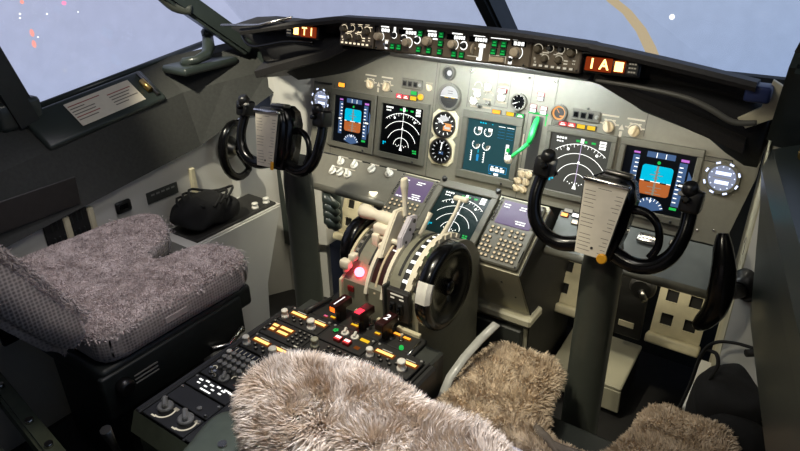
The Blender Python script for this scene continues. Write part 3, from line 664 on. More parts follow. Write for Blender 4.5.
# ---- mode control panel
MC=thing('mode_control_panel','long brown control panel with green buttons in the middle of the glareshield','control panel',mcp(0,0),RC)
m=MB(); m.box((-.008,0,-.014),(.482,.070,.028),'mcp_brown',.003)
z=.0004
for x,y,w in ((-.217,.0305,.028),(-.139,.0305,.03),(-.060,.0305,.028),(.019,.0305,.032),(.085,.0305,.034),(.195,.0305,.03)): m.rect(x-w/2,y-.002,x+w/2,y+.002,z,'g_white')
for x0,x1 in ((-.232,-.196),(-.168,-.106),(-.076,-.04),(-.012,.047),(.055,.112),(.178,.217)):
    m.rect(x0,.014,x1,.0275,z,'screen_black')
for x0,x1,n in ((-.228,-.198,3),(-.144,-.108,4),(-.071,-.042,3),(.011,.045,5),(.074,.110,5),(.184,.214,3)): bars(m,x0,x1,.0208,.009,n,z*2,'g_white',.22)
m.rect(-.186,.016,-.179,.034,z,'g_white'); m.rect(-.212,-.030,-.203,-.006,z,'g_white'); m.rect(-.214,-.01,-.2,-.004,z,'g_label')
m.flat((-.183,.010),.007,.0095,z,0,2*PI,'g_white')
for x,y in ((-.149,.004),(-.105,.004),(.042,.002)): m.flat((x,y),.0085,.0115,z,0,2*PI,'g_white')
m.flat((-.134,-.006),.0125,.015,z,-1.2,2.,'g_white'); m.flat((-.232,.002),.0125,.0145,z,-.8,1.,'g_white'); m.flat((.012,.002),.0125,.0145,z,-1.,1.6,'g_white'); m.flat((.194,-.001),.0155,.0175,z,-1.,.8,'g_white')
m.rect(.056,-.023,.088,-.021,z,'g_label'); m.rect(.090,-.030,.100,.012,z,'g_white'); m.rect(.086,.002,.106,.011,z,'g_white'); m.rect(.084,-.031,.098,-.024,z,'g_white')
m.rect(.118,.0275,.172,.0295,z,'g_white'); m.rect(.12,-.0145,.168,-.0125,z,'g_label'); m.rect(.12,-.031,.122,-.0145,z,'g_label'); m.rect(.166,-.031,.168,-.0145,z,'g_label'); m.rect(.175,-.031,.185,-.012,z,'g_white'); m.rect(-.055,.009,-.04,.013,z,'g_white')
m.build('faceplate',MC)
gb=lit_button(.017,.0175,.004,'vent_black','g_green_dim',None); gb.rect(-.0060,-.0054,.0060,-.0020,.0052,'g_green'); gb.rect(-.0035,.0018,.0035,.0044,.0052,'g_green'); gbm=gb.mesh('button')
for x,y in ((-.184,-.021),(-.162,-.021),(-.095,.021),(-.096,-.021),(-.063,-.021),(-.028,.0225),(-.028,.001),(-.028,-.0205),(.017,-.0225),(.040,-.0225),(.132,.015),(.158,.015),(.131,-.005),(.158,-.005)): rep('button',gbm,MC,(x,y,0))
for x,y,r in ((-.232,.002,.0115),(-.134,-.006,.0115),(-.068,.003,.013),(.012,.002,.0115),(.194,-.001,.013)): knob(MC,x,y,0,('tall',r,.020,'beige_knob'))
for x,y in ((-.183,.010),(-.149,.004),(-.105,.004),(.042,.002)): knob(MC,x,y,0,('round',.0065,.012,'dark_plate'))
m=MB(); m.lathe([(.014,-.0015),(.014,.0015)],(0,0,.002),'beige_knob',(0,1,0) if False else (1,0,0),14); m.build('thumbwheel',MC,None,(.072,-.004,0))
m=MB(); m.box((.144,-.0235,.004),(.042,.0125,.008),'beige_knob',.002); m.build('disengage_bar',MC)
for x,y in ((-.242,.03),(-.242,-.03),(.222,.03),(.218,-.03),(.078,-.002)): knob(MC,x,y,0,('screw',.003,.003,'black_plastic' if x<.07 or x>.2 else 'beige_knob'),'screw')
knob(MC,-.206,-.02,0,('toggle',.004,.014,'chrome'),'switch'); knob(MC,.18,-.02,0,('toggle',.004,.014,'chrome'),'switch')
# ---- the two small selector panels beside it
def efis(x0,label,warm):
    t=thing('selector_panel',label,'control panel',mcp(x0,0),RC,'small knob panels on the glareshield')
    m=MB(); m.box((0,0,-.014),(.126,.068,.028),'mcp_brown',.003); z=.0004; L='g_warm' if warm else 'g_label'
    K=[(-.047,.013,.009),(-.016,.017,.0065),(.012,.017,.0065),(.038,.012,.010),(-.026,-.009,.008),(.010,-.008,.008)]
    for x,y,r in K:
        m.flat((x,y),r*1.25,r*1.42,z,0,2*PI if r<.007 else 2.6,L)
        m.rect(x-.008,y+r*1.75,x+.008,y+r*1.75+.0025,z,L)
    for x,y,w,h in ((-.052,-.010,.005,.006),(-.049,-.018,.005,.004),(.028,-.008,.010,.003),(.028,-.015,.010,.003),(.049,-.006,.008,.003),(.049,-.013,.008,.003),(.0,.004,.01,.002),(-.035,.002,.01,.002),(.05,.024,.014,.002)): m.rect(x-w/2,y-h/2,x+w/2,y+h/2,z,L) if w>.009 else bars(m,x-w/2,x+w/2,y,h,2,z,L,.4)
    m.build('faceplate',t)
    for x,y,r in K: knob(t,x,y,0,('round',r,.014,'efis_knob' if r>.007 else 'dark_plate'))
    b=lit_button(.0105,.006,.004,'vent_black',L); bme=b.mesh('button')
    for k in range(7): rep('button',bme,t,(-.048+k*.0155,-.0255,0))
    for x,y in ((-.058,.028),(.058,-.028)): knob(t,x,y,0,('screw',.003,.002,'black_plastic'),'screw')
efis(-.318,'small warm-lit knob panel at the left end of the long green-buttoned panel',True)
efis(.297,'small knob panel with seven buttons at the right end of the long green-buttoned panel',False)
# ---- warning annunciators
def annun(label,x,flip):
    t=thing('warning_annunciator',label,'warning light',mcp(x,-.008,-.012),RC,'lit orange warning light units')
    m=MB(); m.box((0,0,-.02),(.136,.042,.04),'black_plastic',.004,2); m.build('housing',t)
    s=-1 if flip else 1
    m=MB(); m.box((-s*.030,0,.0015),(.064,.032,.006),'s_amberblack',.002)
    a,b=('I','A') if not flip else ('T','1')
    xs=(-s*.045,-s*.016) if not flip else (.016,.045)
    m.text(a,xs[0],0,.0052,.033,'g_orange_hi'); m.text(b,xs[1],0,.0052,.033,'g_orange_hi'); m.build('warning_light',t,'orange light with bright glyphs')
    m=MB(); m.box((s*.019,0,.0015),(.026,.028,.006),'s_amberblack',.002); m.rect(s*.019-.010,-.011,s*.019+.010,.011,.0052,'g_orange_hi'); m.build('warning_light',t,'plain amber square light')
    m=MB(); m.box((s*.050,0,.0015),(.028,.032,.006),'black_plastic',.002)
    for k in (-1,0,1): bars(m,s*.050-.009,s*.050+.009,k*.009,.0035,3,.0052,'g_dimwhite',.2)
    m.build('annunciator',t)
    m=MB(); m.box((0,.024,.012),(.138,.006,.03),'black_plastic',.002); m.build('hood',t)
annun('orange lit warning light unit at the left end of the glareshield reading T1',-.545,True)
annun('bright orange lit warning light unit right of the small knob panel',.432,False)

# ------------------------------------------------------------------ ledges under the panels
def ledge(label,x0,x1,knobs,name='lower_panel'):
    t=thing(name,label,'panel',(0,-.035,.762),(math.radians(38),0,0),'sloping panels under the displays')
    m=MB(); m.prism([(x0,-.135),(x1,-.135),(x1,0),(x0,0)],-.018,0,'panel_grey' if x0<0 else 'slate',.002); m.build('panel_plate',t)
    m=MB(); m.tube([(x0,-.138,-.010),(x1,-.138,-.010)],.013,'bezel_grey',10); m.build('edge_rail',t)
    m=MB()
    for (x,y,k) in knobs: m.rect(x-.02,y+.021,x+.02,y+.025,.0006,'g_label')
    m.build('legend',t)
    for i,(x,y,k) in enumerate(knobs): knob(t,x,y,0,('pointer',.013,.020,'white_knob'),rz=.5-(i%3)*.5)
    return t
L1=ledge('sloping grey panel with white knobs under the left displays',-.74,-.26,[(-.585,-.022,0),(-.520,-.022,0),(-.440,-.022,0),(-.362,-.022,0),(-.598,-.067,0),(-.562,-.066,0),(-.527,-.065,0)])
L2=ledge('sloping dark grey panel with lit switches under the right displays',.275,.755,[])
for x,y,w,f in ((.293,-.016,.024,'g_amber'),(.330,-.010,.034,'g_white'),(.335,-.032,.03,'g_warm'),(.300,.0,.03,'g_dimwhite'),(.62,-.02,.04,'g_dimwhite')): pbtn(L2,x,y,w,.014,'red_plastic' if f=='g_amber' else 'dark_plate',f,None,.006,'lit_switch')
m=MB(); m.box((.545,-.030,.008),(.06,.03,.016),'chrome',.005,2); m.build('latch',L2)

# ------------------------------------------------------------------ forward aisle stand with the two keypads and lower display
def TW(loc):
    m=MB(); m.M=Matrix.Translation(-V(loc)); return m
def yz_prism(m, poly, x0, x1, mt, b=0.):
    """polygon in (y,z) extruded along x"""
    n=len(poly); x=bmesh.new(); A=[x.verts.new((x0,)+tuple(p)) for p in poly]; B=[x.verts.new((x1,)+tuple(p)) for p in poly]
    x.faces.new(A[::-1]); x.faces.new(B)
    for i in range(n): x.faces.new([A[i],A[(i+1)%n],B[(i+1)%n],B[i]])
    bmesh.ops.recalc_face_normals(x, faces=x.faces[:])
    if b: bmesh.ops.bevel(x, geom=[e for e in x.edges if abs(e.verts[0].co.x-e.verts[1].co.x)<1e-7], offset=b, segments=2, affect='EDGES')
    m.bm(x, mt)
L0=(0,-.15,0); AS=thing('aisle_stand','cream sided stand between the pilots carrying the lower display and two keypads','console',L0)
m=TW(L0); yz_prism(m,[(-.095,.79),(-.300,.655),(-.19,.46),(-.19,0),(.20,0),(.20,.5),(-.03,.72)],-.262,.262,'cream_stand',.003); m.build('stand_body',AS)
for s_ in (-1,1):
    m=TW(L0); yz_prism(m,[(-.098,.785),(-.297,.652),(-.188,.46),(-.188,.0),(.20,.0),(.20,.5),(-.03,.715)],s_*.2655-.0015,s_*.2655+.0015,'vent_black'); m.build('side_panel',AS,'black side panel')
m=TW(L0); m.box((0,-.17,.44),(.56,.10,.03),'cream_stand',.006); m.box((0,-.185,.2),(.50,.06,.4),'ped_side',.004); m.build('plinth',AS)
for x,y,zz in ((.20,-.272,.60),(.235,-.24,.54)): o=knob(AS,x,y+.15,zz,('screw',.003,.002,'seam'),'screw'); o.rotation_euler=(math.radians(119),0,0)
m=TW(L0); m.box((-.2685,-.17,.60),(.004,.085,.03),'cream',.001); m.build('data_plate',AS)
display('display_unit','lower dark teal display with white arcs, between the two keypads and behind the flap lever',low(0,-.004,.004),RL,.216,.226,.174,.172,nd('g_white'),'s_nd_teal')
for u in (-.093,.100):
    tag_=knob(AS,0,0,0,('round',.008,.010,'black_plastic'),'latch_knob'); tag_.location=low(u,.108,.018)-V(L0); tag_.rotation_euler=RL
keyb=MB(); keyb.box((0,0,.002),(.0115,.0095,.004),'dark_plate',.0015); keyb.flat((0,0),0,.0042,.0043,0,2*PI,'g_keys',10); keym=keyb.mesh('key')
keyb=MB(); keyb.box((0,0,.0015),(.007,.011,.003),'dark_plate',.001); keyb.rect(-.0022,-.001,.0022,.001,.0032,'g_dimwhite'); lskm=keyb.mesh('key')
def cdu(label,u,side):
    t=thing('keypad_display',label,'keypad',low(u,-.012,.002),RL,'keypad and screen units')
    m=MB(); m.box((0,0,-.003),(.146,.228,.018),'bezel_grey',.004); m.build('case',t)
    m=MB(); m.box((0,.060,.0066),(.112,.084,.003),'s_cdu',.001); z=.0084
    for x,y,w in ((-.040,.088,.022),(.018,.088,.03),(-.040,.079,.02),(.012,.080,.022),(.022,.038,.034),(.024,.030,.03)): bars(m,x-w/2,x+w/2,y,.0035,3,z,'g_white',.12)
    if side<0:
        bars(m,-.05,.05,.022,.004,8,z,'g_white',.2)
    m.build('screen',t)
    for s in (-1,1):
        for k in range(6): rep('key',lskm,t,(s*.0655,.090-k*.0125,.006))
    for r_ in range(2):
        for c in range(6): rep('key',keym,t,(-.052+c*.0185+ (.006 if c>2 else 0),.002-r_*.0155,.006))
    for r_ in range(5):
        for c in range(5): rep('key',keym,t,(-.010+c*.0155,-.034-r_*.0155,.006))
    for r_ in range(5):
        for c in range(3 if r_>1 else 2): rep('key',keym,t,(-.060+c*.0145,-.034-r_*.0155,.006))
    m=MB(); m.rect(-.071,-.09,-.068,-.05,.0063,'screen_black'); m.rect(.068,-.09,.071,-.05,.0063,'screen_black'); m.build('slot',t)
    for x,y in ((-.066,.107),(.066,.107),(-.066,-.107),(.066,-.107)): knob(t,x,y,.006,('screw',.0035,.002,'black_plastic'),'screw')
cdu('keypad unit with purple screen right of the lower display',.185,1)
cdu('keypad unit with purple screen left of the lower display, half behind the thrust levers',-.185,-1)

# ------------------------------------------------------------------ throttle quadrant
Q0=(0,-.465,0); QC=(-.465,.630); QR=.160
TQ=thing('throttle_quadrant','curved grey throttle quadrant with levers and black trim wheels in the middle','throttle quadrant',Q0)
def qa(a,r=QR): a=math.radians(a); return (QC[0]+r*math.cos(a), QC[1]+r*math.sin(a))   # a=90 top, 180 aft
def qstrip(m,x0,x1,r,a0,a1,mt,th=.0,n=18):
    vs=[]; fs=[]; P=[qa(a0+(a1-a0)*i/n,r) for i in range(n+1)]; I=[qa(a0+(a1-a0)*i/n,r-th-.001) for i in range(n+1)]
    for (y,z_),(yi,zi) in zip(P,I): vs += [(x0,y,z_),(x1,y,z_),(x1,yi,zi),(x0,yi,zi)]
    for i in range(n):
        for k in range(4): fs.append([4*i+k,4*i+(k+1)%4,4*i+4+(k+1)%4,4*i+4+k])
    fs += [[0,1,2,3],[4*n+k for k in (3,2,1,0)]]
    m.add(vs,fs,mt)
arcp=[qa(a) for a in range(25,156,6)]
m=TW(Q0); yz_prism(m,[(-.30,.0),(-.30,.66)]+arcp+[(-.625,.69),(-.632,.0)],-.116,.138,'quad_grey'); m.build('body',TQ)
for s in (-1,1):
    m=TW(Q0); sx=-.116 if s<0 else .138; yz_prism(m,[(-.305,.60),(-.31,.70)]+[qa(a,QR+.006) for a in range(30,157,6)]+[(-.635,.69),(-.640,.60)],sx-.004,sx+.004,'cream' if s<0 else 'quad_grey'); m.build('side_plate',TQ)
m=TW(Q0)
for x in (-.094,-.048,.0,.05): qstrip(m,x-.004,x+.004,QR+.0015,45,140,'vent_black')
qstrip(m,-.110,-.100,QR+.001,60,140,'dark_plate')
for k in range(8): qstrip(m,-.109,-.101,QR+.002,64+k*9,67+k*9,'g_dimwhite',n=2)
m.build('lever_slot',TQ)
# flap scale with white flags and detent gate
m=TW(Q0); qstrip(m,.064,.088,QR+.002,48,158,'vent_black')
for k in range(11): qstrip(m,.066,.082,QR+.003,52+k*10,55+k*10,'g_white',n=2); qstrip(m,.080,.088,QR+.003,50+k*10,56+k*10,'g_white',n=2)
m.build('flap_scale',TQ)
m=TW(Q0); qstrip(m,.088,.102,QR+.016,52,158,'lever_white',.016)
for k in range(9): qstrip(m,.098,.106,QR+.016,56+k*11,61+k*11,'lever_white',.012,2)
m.build('detent_gate',TQ)
m=TW(Q0); qstrip(m,.106,.136,QR+.002,50,150,'vent_black')
qstrip(m,.109,.133,QR+.003,104,120,'g_green_dim',n=4); qstrip(m,.113,.128,QR+.004,108,116,'g_green',n=3)
for a in (62,74,86,128,140): qstrip(m,.110,.130,QR+.003,a,a+3,'g_dimwhite',n=2)
m.build('flap_position_window',TQ)
m=TW(Q0)
a_=V((.090,-.445,.790)); b_=V((.086,-.39,.815)); c_=V((.078,-.345,.828)); d_=V((.072,-.310,.848))
m.bend([a_,b_,c_,d_],[.012,.009,.0085,.007],'lever_white',10,5,.6); m.box((.073,-.305,.852),(.046,.018,.014),'lever_white',.005,2); m.build('flap_lever',TQ,'cream flap lever with a short crossbar on top')
# thrust levers
for s in (-1,1):
    X=lambda v:s*v
    m=TW(Q0)
    yz_prism(m,[(-.585,.765),(-.558,.752),(-.535,.785),(-.52,.772),(-.488,.78),(-.478,.83),(-.470,.868),(-.505,.872),(-.535,.835),(-.562,.80)] if s<0 else [(-.548,.765),(-.505,.775),(-.470,.815),(-.458,.850),(-.49,.858),(-.538,.815)],*(sorted((X(.010),X(.026)))),'lever_white' if s<0 else 'lever_lilac',.003)
    if s<0: m.box((-.050,-.51,.815),(.05,.05,.028),'lever_white',.006,2); m.box((-.062,-.53,.785),(.022,.03,.04),'lever_white',.005,2); m.box((-.03,-.55,.775),(.02,.02,.03),'lever_white',.004,2)
    o=m.build('thrust_lever',TQ,'cream lever with a grip sticking out' if s<0 else 'pale lilac lever plate')
    if s<0:
        g=TW(Q0); g.lathe([(.012,-.001),(.017,0),(.019,.02),(.018,.055),(.0145,.068),(.0145,.076),(.017,.085),(.021,.112),(.020,.124),(.012,.128)],(-.012,-.502,.838),'lever_white',(-1,0.02,.03),18); g.build('grip',o)
    else:
        for y,z_,r in ((-.478,.842,.006),(-.50,.825,.0045),(-.52,.795,.004),(-.485,.805,.004)): g=TW(Q0); g.cyl((.026,y,z_),(.028,y,z_),r,'seam',seg=10); g.build('bolt',o)
m=TW(Q0); m.bend([(-.004,-.478,.850),(-.006,-.476,.875),(-.008,-.472,.905),(-.010,-.470,.935),(-.011,-.470,.955)],[.010,.008,.010,.015,.012],'lever_white',10,5,.6); m.build('reverse_lever',TQ,'upright cream lever flaring at its top')
m=TW(Q0); m.tube([(.04,-.47,.80),(.042,-.44,.83),(.045,-.425,.85)],[.009,.008,.010],'lever_white',10,.6); m.build('reverse_lever',TQ)
# stabiliser trim indicator on the aft curve: two cream ribs round a maroon window
m=TW(Q0)
for x in (-.032,.022): qstrip(m,x-.005,x+.005,QR+.014,112,166,'lever_white',.014)
qstrip(m,-.009,-.003,QR+.008,114,164,'beige_knob',.008); m.build('trim_indicator_frame',TQ)
m=TW(Q0); qstrip(m,-.027,.017,QR+.004,114,166,'maroon')
for a in (118,160,163): qstrip(m,.0,.014,QR+.005,a,a+1.2,'g_white',n=2)
m.build('trim_indicator_window',TQ)
m=TW(Q0); y,z_=qa(112,QR+.014); m.tube([(-.050,y,z_),(-.03,y,z_+.003),(.022,y,z_)],[.006,.007,.008],'lever_white',10); m.build('trim_indicator_cap',TQ)
# parking brake lever, red light, stab trim cut-out switches
m=TW(Q0); m.box((-.103,-.622,.738),(.030,.024,.026),'lever_white',.005,2); m.box((-.088,-.606,.757),(.020,.024,.020),'lever_white',.004,2); m.box((-.112,-.612,.718),(.012,.02,.026),'lever_white',.003); m.build('brake_lever',TQ,'small cream lever glowing pink from the red light')
m=TW(Q0); c=V((-.068,-.609,.716)); m.lathe([(.013,-.006),(.013,.004),(.010,.009),(.004,.011)],c,'g_redhot',(0,-.85,.45),14); m.build('brake_light',TQ,'glowing red light')
m=TW(Q0); m.box((-.085,-.629,.668),(.020,.006,.016),'red_plastic',.001); m.build('placard',TQ)
m=TW(Q0); m.box((.082,-.636,.680),(.070,.02,.09),'dark_plate',.003); m.box((.044,-.640,.685),(.006,.03,.10),'ped_side',.001); m.build('cutout_switch_panel',TQ)
for x in (.070,.094):
    m=TW(Q0); m.box((x,-.648,.676),(.016,.012,.034),'black_plastic',.003); m.box((x,-.656,.679),(.007,.012,.014),'black_gloss',.002); m.build('switch',TQ)
m=TW(Q0)
for x,z_,w in ((.082,.715,.04),(.068,.704,.012),(.096,.704,.014),(.082,.642,.008)):
    m.add([(x-w/2,-.6464,z_-.0025),(x+w/2,-.6464,z_-.0025),(x+w/2,-.6464,z_+.0025),(x-w/2,-.6464,z_+.0025)],[[0,1,2,3]],'g_label')
m.build('legend',TQ)
# trim wheels
def wheel(x,c,R_,a0,a1):
    m=TW(Q0); c=(x,)+c; s=1 if x>0 else -1
    m.lathe([(R_*.05,-.012),(R_*.06,.014),(R_*.72,.013),(R_*.80,.016),(R_*.93,.020),(R_,.012),(R_,-.014),(R_*.95,-.02)],c,'black_gloss',(s,0,0),64)
    o=m.build('trim_wheel',TQ)
    m=TW(Q0); m.lathe([(.018,.010),(.020,.016),(.014,.020),(.004,.021)],c,'black_gloss',(s,0,0),24); m.build('hub',o)
    m=TW(Q0); vs=[]; fs=[]; N=8
    for i in range(N+1):
        a=math.radians(a0+(a1-a0)*i/N)
        for r,dx in ((R_+.0012,-.0145),(R_+.0012,.0125),(R_*.93,.0212),(R_*.80,.0172)): vs.append((x+s*dx,c[1]+r*math.cos(a),c[2]+r*math.sin(a)))
    for i in range(N):
        for k in range(3): fs.append([4*i+k,4*i+k+1,4*i+5+k,4*i+4+k])
    m.add(vs,fs,'white_knob'); m.build('stripe',o,'white painted band')
wheel(.182,(-.575,.740),.116,148,176); wheel(-.145,(-.490,.725),.090,20,45)

# ------------------------------------------------------------------ aft pedestal and its control panels
P0=(0,-.93,0); PD=thing('pedestal','low dark pedestal behind the throttle quadrant carrying rows of lit control panels','console',P0)
m=TW(P0); m.box((0,-.925,.30),(.45,.56,.596),'ped_side',.006); m.build('body',PD)
m=TW(P0)
for x in (-.2245,-.073,.073,.2245): m.box((x,-.965,.603),(.007,.50,.014),'dark_plate',.002)
m.box((-.236,-.965,.585),(.02,.50,.045),'dark_plate',.006); m.box((.236,-.965,.585),(.02,.50,.045),'dark_plate',.006); m.build('rail',PD)
m=TW(P0); m.add([(-.24,-1.215,.608),(.24,-1.215,.608),(.24,-1.235,.56),(-.24,-1.235,.56),(-.24,-1.205,.56),(.24,-1.205,.56)],[[0,1,2,3],[0,3,4],[1,5,2],[3,2,5,4]],'frame_olive'); m.box((0,-1.215,.29),(.46,.02,.58),'frame_olive',.004); m.build('end_panel',PD,'olive green end panel')
COLX={'L':-.146,'C':0.,'R':.146}
def module(name,label,col,y0,y1,cat='control panel',group='control panels on the pedestal',plate='dark_plate'):
    x=COLX[col]; t=thing(name,label,cat,(x,(y0+y1)/2,.606),(0,0,0),group); h=abs(y1-y0)-.002
    m=MB(); m.box((0,0,.003),(.138,h,.006),plate,.0015); m.build('faceplate',t)
    for sx in (-1,1): knob(t,sx*.063,h/2-.008,.006,('screw',.0038,.003,'grey_knob'),'screw')
    return t
def amb(t,x,y,w,h,n=4,lab=True):
    m=MB(); m.box((x,y,.0065),(w+.008,h+.008,.003),'g_ambfield',.001); m.rect(x-w/2,y-h/2,x+w/2,y+h/2,.0084,'g_dispamber')
    if lab: m.rect(x-w*.3,y+h/2+.006,x+w*.3,y+h/2+.0085,.0066,'g_label')
    m.build('display_window',t)
kb=lit_button(.008,.008,.005,'black_plastic','dark_plate'); kb.rect(-.0022,-.0018,.0022,.0018,.0058,'g_dimwhite'); kbm=kb.mesh('button')
def radio(label,col,y0,y1):
    t=module('radio_panel',label,col,y0,y1,'radio'); 
    amb(t,-.030,.008,.050,.009); amb(t,.040,.008,.046,.009)
    knob(t,-.055,-.020,.006,('tall',.010,.026,'white_knob')); knob(t,.040,-.020,.006,('tall',.012,.030,'white_knob'))
    for k in range(5): rep('button',kbm,t,(-.034+k*.013,-.010-(k%2)*.011,.006))
    return t
radio('radio panel with two amber readouts at the front left corner of the pedestal','L',-.718,-.788)
t=module('data_entry_panel','panel with four amber readouts and a keypad, second in the left pedestal column','L',-.790,-.858)
for x,y,w in ((-.049,.010,.018),(-.012,.012,.040),(-.046,-.006,.014),(-.010,-.006,.034)): amb(t,x,y,w,.009,lab=False)
for r_ in range(4):
    for c in range(3): rep('button',kbm,t,(.026+c*.016,.022-r_*.0145,.006))
for k in range(3): rep('button',kbm,t,(-.063,.022-k*.02,.006))
m=MB(); m.rect(.05,-.030,.062,-.026,.0066,'g_label'); m.build('legend',t)
radio('radio panel with amber readouts, third in the left pedestal column','L',-.860,-.926)
t=module('audio_panel','panel of grey and white volume knobs in the left pedestal column','L',-.930,-1.052)
m=MB(); m.box((.0,.046,.0075),(.125,.017,.004),'screen_black',.001)
for k in range(8): m.rect(-.055+k*.0145-.0015,.040,-.055+k*.0145+.0015,.052,.0098,'g_dimwhite')
m.build('button_row',t)
for r_ in range(3):
    for k in range(7-r_):
        wk=(r_,k) in ((0,0),(0,5)); knob(t,-.052+k*.0165+r_*.006,.020-r_*.020,.006,('tall',.0075,.020,'white_knob' if wk else 'grey_knob'))
knob(t,.0,-.045,.006,('pointer',.011,.014,'grey_knob'),rz=.6); knob(t,-.045,-.045,.006,('toggle',.005,.014,'chrome'),'switch'); knob(t,-.028,-.05,.006,('toggle',.005,.014,'chrome'),'switch')
m=MB(); 
for x,y in ((-.052,-.03),(.02,-.03)): m.flat((x,y),.006,.008,.0066,0,4,'g_label')
m.build('legend',t)
t=module('selector_panel','narrow black panel with two rows of white lit legends in the left pedestal column','L',-1.055,-1.096)
m=MB()
for k in range(6): m.rect(-.05+k*.019,.006+(k%2)*.004,-.05+k*.019+.012,.0105+(k%2)*.004,.0066,'g_white')
for k in range(4): m.rect(-.046+k*.024,-.004,-.046+k*.024+.010,.0,.0066,'g_white')
m.rect(-.022,-.015,.012,-.011,.0066,'g_white'); m.rect(.03,.012,.05,.0155,.0066,'g_white'); m.build('legend',t)
t=module('blank_panel','plain black blanking panel near the rear of the left pedestal column','L',-1.098,-1.150)
knob(t,.03,-.01,.006,('screw',.006,.004,'grey_knob'),'screw'); knob(t,.06,-.018,.006,('screw',.004,.004,'steel'),'screw')
t=module('lighting_panel','rearmost left pedestal panel with two grey pointer knobs','L',-1.152,-1.212,'control panel')
for x in (-.035,.035):
    knob(t,x,.008,.006,('pointer',.015,.020,'grey_knob'),rz=.9)
    m=MB(); m.flat((x+.004,.004),.022,.026,.0066,-1.8,.6,'g_label'); m.rect(x+.018,.014,x+.032,.022,.0066,'g_dimwhite'); m.rect(x-.01,-.024,x+.004,-.02,.0066,'g_label'); m.build('legend',t)
# centre column
t=module('cargo_fire_panel','panel with green light and red-white buttons at the front of the middle pedestal column','C',-.718,-.792)
m=MB(); m.lathe([(.008,0),(.008,.003)],(-.046,.010,.006),'vent_black',seg=12); 
for a in range(5): m.flat((-.046+.005*math.cos(a*1.26),.010+.005*math.sin(a*1.26)),0,.0032,.0095,0,2*PI,'g_green',8)
m.build('green_light',t)
for x in (-.018,.014): knob(t,x,.014,.006,('pointer',.009,.014,'white_knob'),rz=.4)
for x,f in ((-.016,'g_white'),(.013,'g_white')): pbtn_=lit_button(.022,.018,.009,'red_plastic','g_redwarn'); pbtn_.rect(-.008,-.002,.008,.006,.0098,'g_white'); pbtn_.build('button',t,None,(x,-.017,.006))
m=MB(); m.box((.044,.017,.008),(.026,.009,.004),'g_yellow',.001); m.rect(.036,-.022,.052,-.010,.0066,'g_ambfield'); m.build('warning_light',t)
t=module('transponder_panel','panel with pale knob and black buttons in the middle pedestal column','C',-.795,-.862)
knob(t,-.048,.004,.006,('tall',.011,.026,'olive_knob')); 
for r_ in range(3):
    for c in range(4): rep('button',kbm,t,(-.015+c*.018,.018-r_*.016,.006))
for y0,y1,l in ((-.865,-.93,'radio panel in the middle pedestal column, behind the panel of black buttons'),): radio(l,'C',y0,y1)
t=module('blank_panel','plain black blanking panel in the middle pedestal column','C',-.933,-1.06)
t=module('rudder_trim_panel','panel with one large round knob at the rear of the middle pedestal column','C',-1.063,-1.212); knob(t,0,.0,.006,('round',.024,.024,'grey_knob'))
# right column
radio('radio panel with two amber readouts at the front right corner of the pedestal','R',-.718,-.800)
t=module('red_lit_panel','panel with a red glowing row of windows, second in the right pedestal column','R',-.803,-.868)
m=MB(); m.box((0,.020,.0075),(.12,.014,.003),'red_plastic',.001); m.rect(-.05,.016,-.012,.024,.0094,'g_dispamber'); m.rect(.0,.016,.05,.024,.0094,'g_dispamber'); m.rect(-.05,.024,.05,.0265,.0094,'g_redwarn'); m.build('display_window',t)
knob(t,-.04,-.012,.006,('tall',.010,.024,'white_knob')); knob(t,.04,-.012,.006,('tall',.010,.024,'white_knob'))
t=module('audio_panel','panel of grey volume knobs in the right pedestal column','R',-.871,-.99)
for r_ in range(3):
    for k in range(7): knob(t,-.052+k*.0165,.020-r_*.020,.006,('tall',.0075,.020,'grey_knob'))
t=module('blank_panel','plain black blanking panel at the rear of the right pedestal column','R',-.993,-1.212)
# ---- fire panel in front of the radios
FP=thing('fire_panel','panel with three fire handles between throttle quadrant and radio panels','control panel',(0,-.680,.600))
m=MB(); m.box((0,0,.004),(.350,.070,.012),'dark_plate',.002); m.build('faceplate',FP)
m=MB()
for x,w in ((-.035,.05),(.042,.052),(.118,.072)): m.box((x,.034,.013),(w,.012,.014),'cream',.002)
m.build('cover_strip',FP)
m=MB()
for x,y,w,h,c in ((-.02,-.018,.026,.009,'g_yellow'),(-.012,-.008,.016,.007,'g_yellow'),(.052,-.014,.018,.009,'g_yellow'),(.098,.012,.026,.010,'g_amber'),(.128,.010,.024,.010,'g_amber'),(-.092,-.022,.018,.008,'g_yellow'),(-.112,-.028,.014,.007,'g_pink')):
    m=MB(); m.box((0,0,.0115),(w,h,.004),'g_ambfield',.001); m.rect(-w*.42,-h*.4,w*.42,h*.4,.0138,c); m.build('warning_light',FP,None,(x,y,0))
for x in (-.025,.015,.09): knob(FP,x,-.006,.010,('round',.010,.006,'black_plastic'),'bezel_button')
m=MB(); m.lathe([(.006,0),(.006,.006),(.004,.009)],(.138,-.030,.010),'g_green',seg=12); m.build('green_light',FP)
for x in (.118,.012): knob(FP,x,-.002 if x>.1 else .012,.010,('toggle',.005,.018,'beige_knob'),'switch')
def fire_handle(x,lit,s):
    o=MB(); o.box((0,0,.022),(.022,.030,.044),'handle_black',.003); o.prism([(-.0165,-.034),(.0165,-.034),(.0165,.034),(-.0165,.034)],.042,.066,'fire_red',.004)
    o.box((0,-.0345,.054),(.026,.003,.018),'handle_black',.001)
    if lit=='red': o.rect(-.011,-.028,.011,-.002,.0664,'g_red')
    if s: o.text(s,0,.004,.0666,.034,'g_white')
    if lit=='amber': o.box((0,-.0365,.052),(.020,.002,.015),'g_orange',.0005); o.rect(-.002,-.028,.002,.02,.0666,'g_white')
    o.v=[V((p.x*.82,p.y*.9,p.z*.92)) for p in o.v]; h=o.build('fire_handle',FP,{'amber':'black handle with amber lit front','red':'black handle with red lit top','':'dark red handle marked 2'}[lit],(x,-.012,.010),(0,0,-.05))
